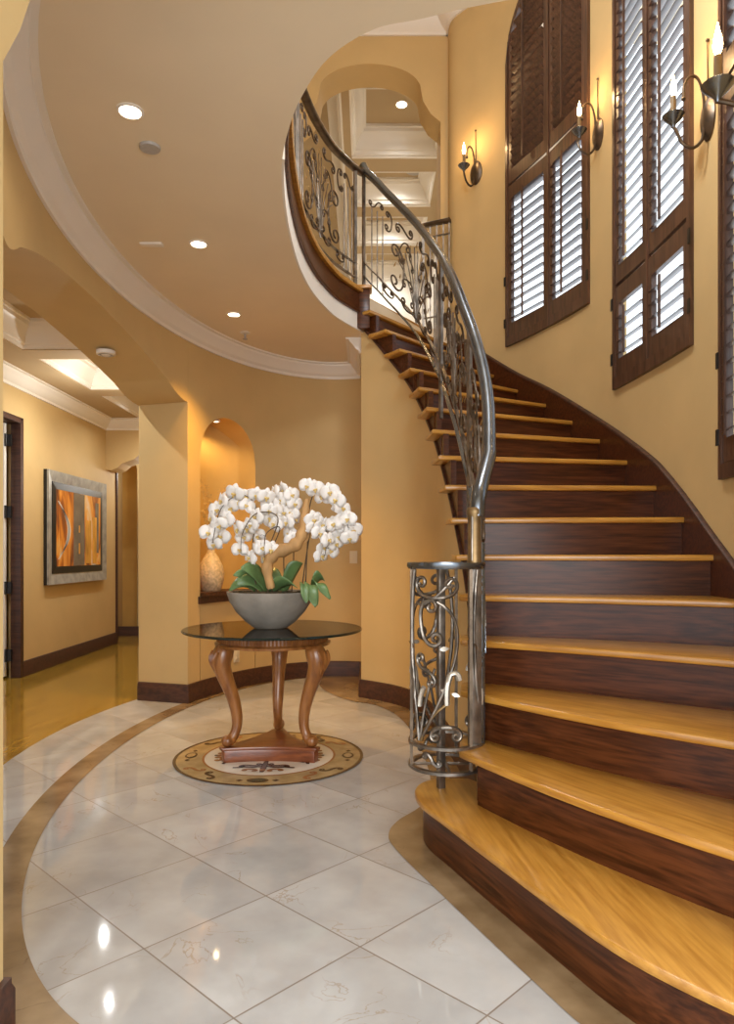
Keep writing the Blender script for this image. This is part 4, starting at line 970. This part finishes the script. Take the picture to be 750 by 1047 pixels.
# ------------------------------------------------------------------ table
TX, TY = -.553, 4.18
tb = thing('glass_table', 'round smoked glass table on three carved cabriole legs and triangular plinth', 'table', (TX, TY, 0))
def tp(mb, nm, mt, **k): o = mb.build(nm, mt, **k); o.parent = tb; return o
gl = MB().lathe([(.001, .748), (.519, .748)], (0, 0, 0), 72, cap=False); gl.lathe([(.519, .733), (.001, .733)], (0, 0, 0), 72, cap=False)
tp(gl, 'glass_top', 'tabletop_glass', smooth=False)
tp(MB().lathe([(.517, .7335), (.523, .735), (.526, .7405), (.523, .746), (.517, .7475)], (0, 0, 0), 96, cap=False), 'glass_edge', 'glass_edge')
ap = MB(); ap.lathe([(.30, .655), (.335, .655), (.338, .668), (.322, .674), (.318, .678), (.318, .712), (.327, .716), (.332, .724), (.332, .7325), (.30, .7325), (.30, .655)], (0, 0, 0), 72, cap=False)
for i in range(96):
    a = 2 * pi * i / 96; ap.tube([(.318 * cos(a), .318 * sin(a), .678), (.318 * cos(a), .318 * sin(a), .712)], .0068, 5)
tp(ap, 'apron', 'cherry', angle=40)
tri = []
for q, rot_ in enumerate((radians(-150), radians(-30), radians(90))):
    pass
def tri_poly(R, ch, conc):
    P = []; an = [radians(-150), radians(-30), radians(90)]
    for q in range(3):
        a, b = an[q], an[(q + 1) % 3]
        A = Vector((R * cos(a), R * sin(a))); B = Vector((R * cos(b), R * sin(b))); d = (B - A).normalized(); nrm = Vector((-d.y, d.x))
        if nrm.dot(-(A + B)) < 0: nrm = -nrm
        A2, B2 = A + d * ch, B - d * ch
        for i in range(13):
            t = i / 12; s_ = t * 2 - 1; P.append(tuple(A2.lerp(B2, t) + nrm * conc * (1 - s_ * s_)))
    return P
tp(MB().prism(tri_poly(.345, .045, .035), .0, .068), 'plinth', 'cherry_dark', bevel=.004, angle=30)
tp(MB().prism(tri_poly(.362, .05, .035), .068, .086), 'plinth_top', 'cherry_dark', bevel=.005, angle=30)
lg_prof = [(.283, .655, .050), (.300, .625, .058), (.312, .585, .058), (.308, .54, .050), (.290, .48, .044), (.262, .41, .039), (.236, .33, .035), (.222, .26, .032), (.222, .20, .029), (.236, .155, .028), (.255, .128, .031), (.272, .118, .036)]
for a in (radians(-150), radians(-30), radians(90)):
    e_ = catmull(lg_prof, 4); w = MB(); u = Vector((cos(a), sin(a), 0)); v = Vector((-sin(a), cos(a), 0))
    w.tube([tuple(u * r + Vector((0, 0, z))) for r, z, _ in e_], [q for _, _, q in e_], 14)
    w.sph(tuple(u * .278 + Vector((0, 0, .119))), (.036, .036, .034), 14, 9)
    lo_ = tp(w, 'leg', 'cherry', angle=60)
    k = MB()                                                 # acanthus carving on the knee
    for m in (-1, 0, 1):
        ln = [tuple(u * (r + rad * .93) + v * (m * rad * .75 * (1 - t * .6)) + Vector((0, 0, z))) for t, (r, z, rad) in [(i / 12, e_[3 + i]) for i in range(13)]]
        k.tube(ln, [.013 * sin(pi * (.2 + .75 * i / 12)) for i in range(13)], 6)
    c = k.build('knee_carving', 'cherry'); c.parent = lo_
for o in kids(tb):
    if o.name.startswith('leg'): pass

# ------------------------------------------------------------------ planter and orchids
PX, PY, PZ = -.566, 4.18, .7485
bo = thing('planter_bowl', 'round grey concrete bowl planter on the glass table', 'planter', (PX, PY, PZ))
o = MB().lathe([(.001, 0), (.095, 0), (.105, .006), (.150, .042), (.200, .095), (.238, .155), (.255, .205), (.256, .214), (.246, .214), (.238, .196), (.215, .165), (.001, .16)], (0, 0, 0), 56).build('bowl', 'concrete'); o.parent = bo
ms = MB(); rngm = random.Random(3)
ms.lathe([(.238, .186), (.18, .205), (.10, .215), (.001, .218)], (0, 0, 0), 30)
for i in range(70):
    a, r = rngm.random() * 6.28, .21 * sqrt(rngm.random()); ms.sph((r * cos(a), r * sin(a), .205), (.018, .018, .012), 6, 4)
o = ms.build('moss_fill', 'moss'); o.parent = bo
def world_at(u, v, y): return Vector(((u - 375) * y / FPX, y, EYE - (v - 566) * y / FPX))
# driftwood
dw = MB(); base_y = PY - .09
dl_ = catmull([tuple(world_at(u, v, base_y)) for u, v in ((277, 602), (273, 580), (281, 566), (300, 558), (309, 545), (312, 525), (314, 510))], 5); nn = len(dl_)
dw.tube(dl_, [.012 + .026 * sin(pi * min(1, i / nn * .9 + .12)) * (1 + .25 * sin(i * 1.7)) * (1 if i < nn - 4 else .6) for i in range(nn)], 9)
dl2 = catmull([tuple(world_at(u, v, base_y + .02)) for u, v in ((300, 558), (290, 562), (281, 568), (274, 575))], 4); dw.tube(dl2, [.012] * len(dl2), 7)
dl3 = catmull([tuple(world_at(u, v, base_y + .015)) for u, v in ((304, 556), (313, 552), (317, 535), (318, 520))], 4); dw.tube(dl3, [.016 - .0009 * i for i in range(len(dl3))], 7)
o = dw.build('driftwood', 'drift', angle=60); tag(o, 'pale twisted driftwood branch standing among the orchid stems', 'driftwood')
# orchid flower: five petals and a lip, facing local +x
def flower_mesh():
    w = MB()
    def petal(ang, ln, wd, cup, x0):
        R = []
        for i in range(7):
            t = i / 6; hw = wd * (sin(pi * min(1, t * .80 + .13)) ** .8) * (1 if t < .95 else .55); r = ln * t; row = []
            for j in range(5):
                s_ = (j - 2) / 2; y, z = hw * s_, r
                x = x0 + cup * (t * (1 - t) * 2.2 - .25 * s_ * s_ * t) - .25 * ln * t * t * .6
                row.append((x, y * cos(ang) - z * sin(ang), y * sin(ang) + z * cos(ang)))
            R.append(row)
        w.ring(R, closed_u=False, cap=False)
    for a in (0, radians(128), radians(-128)): petal(a, .038, .015, .008, .0)
    for a in (radians(78), radians(-78)): petal(a, .041, .027, .012, .004)
    return w
def lip_mesh():
    w = MB(); w.sph((.010, 0, -.003), (.007, .005, .006), 8, 5); w.sph((.011, .006, -.002), (.004, .004, .006), 6, 4); w.sph((.011, -.006, -.002), (.004, .004, .006), 6, 4); w.sph((.013, 0, -.010), (.005, .004, .007), 6, 4); return w
fproto = flower_mesh().build('flower', 'petal', angle=80); 
md_ = fproto.modifiers.new('thickness', 'SOLIDIFY'); md_.thickness = .0008
lproto = lip_mesh().build('lip', 'lip', angle=80); lproto.parent = fproto
def leafblade(root, tip, wd, droop, name='leaf'):
    a, b = Vector(root), Vector(tip); d = b - a; L_ = d.length; side = (d.cross(Vector((0, 0, 1))).normalized() + d.cross(Vector((0, 1, .2))).normalized() * (-1.1 if d.x < 0 else 1.1)).normalized(); R = []
    hang = b.z < a.z - .02
    for i in range(11):
        t = i / 10; hw = 1.35 * wd * (sin(pi * (t * .88 + .08)) ** .7) * (1 if i < 10 else .25); c = a + d * t + Vector((0, 0, 1)) * (droop * sin(pi * t))
        if hang:
            c = Vector((a.x + d.x * t, a.y + d.y * (1 - (1 - t) ** 2), a.z + .035 * sin(pi * min(1, t * 1.4)) + d.z * t ** 1.6)); side = Vector((1, .15, .25 if d.x < 0 else -.35)).normalized()
        R.append([c - side * hw + Vector((0, 0, .22 * hw)), c - side * hw * .5 + Vector((0, 0, .02 * hw)), c - Vector((0, 0, .10 * hw)), c + side * hw * .5 + Vector((0, 0, .02 * hw)), c + side * hw + Vector((0, 0, .22 * hw))])
    w = MB(); w.ring(R, closed_u=False, cap=False); return w
ORCH = [   # label, root (u, y offset), spike pixels, depth of spike's end, flower pixels, leaves (root->tip pixels, dy)
 ('orchid at the left of the bowl, spray arching over the vase', [((262, 605, -.06), (258, 560, -.06), (262, 520, -.08), (246, 506, -.1), (226, 520, -.12), (217, 555, -.12))],
  [(219, 556), (226, 548), (213, 545), (224, 537), (217, 530), (231, 530), (222, 521), (235, 519), (228, 512), (241, 513), (240, 504), (252, 508), (262, 506), (252, 517)],
  [((262, 606), (238, 588), -.10, .028), ((262, 604), (234, 604), -.05, .03), ((268, 604), (250, 582), .03, .03)]),
 ('orchid left of the driftwood, with low drooping front blooms', [((274, 604, -.10), (272, 570, -.10), (284, 530, -.12), (262, 525, -.14), (248, 545, -.15), (246, 566, -.15)), ((278, 604, -.08), (276, 570, -.08), (286, 540, -.10), (272, 546, -.13), (270, 570, -.13))],
  [(245, 562), (256, 570), (249, 549), (244, 541), (257, 536), (262, 528), (253, 540), (270, 530), (275, 522), (264, 548), (268, 560), (272, 570), (277, 562), (262, 560), (281, 536)],
  [((274, 606), (246, 580), -.12, .036), ((276, 606), (304, 601), -.16, .034), ((270, 606), (240, 599), -.14, .03)]),
 ('orchid in the middle of the bowl, with the tallest upright cluster', [((292, 604, 0), (290, 570, 0), (296, 530, -.02), (290, 506, -.04), (274, 506, -.05)), ((298, 604, .04), (300, 560, .04), (294, 520, .03), (280, 504, .02))],
  [(272, 508), (281, 503), (290, 501), (298, 506), (276, 516), (285, 512), (294, 514), (301, 515), (281, 523), (290, 524), (298, 524), (286, 534), (294, 534), (301, 530), (276, 530), (296, 545), (300, 552)],
  [((290, 606), (308, 575), -.02, .036), ((292, 606), (300, 588), .10, .03), ((288, 606), (270, 585), .10, .03)]),
 ('orchid at the right of the bowl, long spray arching to the right', [((312, 604, -.02), (314, 560, -.02), (317, 515, -.04), (328, 498, -.06), (345, 508, -.08), (356, 540, -.1)), ((308, 604, 0), (316, 550, 0), (322, 530, -.06), (334, 545, -.10), (332, 568, -.11))],
  [(314, 497), (322, 500), (330, 508), (337, 503), (344, 511), (350, 520), (349, 530), (356, 531), (353, 541), (361, 542), (346, 519), (357, 550), (345, 548), (320, 531), (328, 536), (336, 540), (326, 545), (335, 552), (341, 536), (330, 559), (338, 563), (328, 568), (319, 540), (343, 556)],
  [((311, 600), (313, 617), -.22, .020), ((316, 600), (322, 621), -.20, .030), ((320, 599), (337, 613), -.12, .027), ((318, 602), (332, 594), .02, .036)]),
]
rng = random.Random(11)
for lab, spikes, fl, lv in ORCH:
    r0_ = world_at(spikes[0][0][0], 604, PY + spikes[0][0][2]); ot = thing('orchid_plant', 'white ' + lab, 'orchid', (r0_.x, r0_.y, r0_.z), 0, 'white orchids in the bowl')
    inv = -Vector((r0_.x, r0_.y, r0_.z))
    curves = []
    for sp_ in spikes:
        c_ = catmull([tuple(world_at(u, v, PY + dy) + inv) for u, v, dy in sp_], 8); c_[0] = (c_[0][0], c_[0][1], c_[0][2] - .02); curves.append(c_)
        o = MB().tube(c_, [.0042 - .0022 * i / len(c_) for i in range(len(c_))], 6).build('spike', 'stem'); o.parent = ot
    for (u, v) in fl:
        dy = rng.uniform(-.05, .05) - .07
        q = world_at(u, v, PY + dy) + inv
        f = fproto.copy(); COL.objects.link(f); f.parent = ot; f.location = q
        l = lproto.copy(); COL.objects.link(l); l.parent = f
        f.rotation_euler = (rng.uniform(-.5, .5), rng.uniform(-.15, .45), radians(-90) + rng.uniform(-.75, .75) + (.3 if u > 300 else -.3)); sc_ = rng.uniform(1.25, 1.5); f.scale = (sc_,) * 3
        cl = min((Vector(p) for c_ in curves for p in c_[len(c_) // 3:]), key=lambda p: (p - q).length)
        bq = q + Vector((0, .008, 0)); o = MB().tube([tuple(bq), tuple(bq.lerp(cl, .5) + Vector((0, .006, .008))), tuple(cl)], .0013, 5).build('pedicel', 'stem'); o.parent = ot
    for (ru, rv), (tu, tv), dy, wd in lv:
        o = leafblade(world_at(ru, rv, PY + dy * .2) + inv, world_at(tu, tv, PY + dy) + inv, wd, .045 if tv < 606 else .12).build('leaf', 'leaf', angle=80); o.parent = ot
        m_ = o.modifiers.new('thickness', 'SOLIDIFY'); m_.thickness = .002
bpy.data.objects.remove(lproto); bpy.data.objects.remove(fproto)
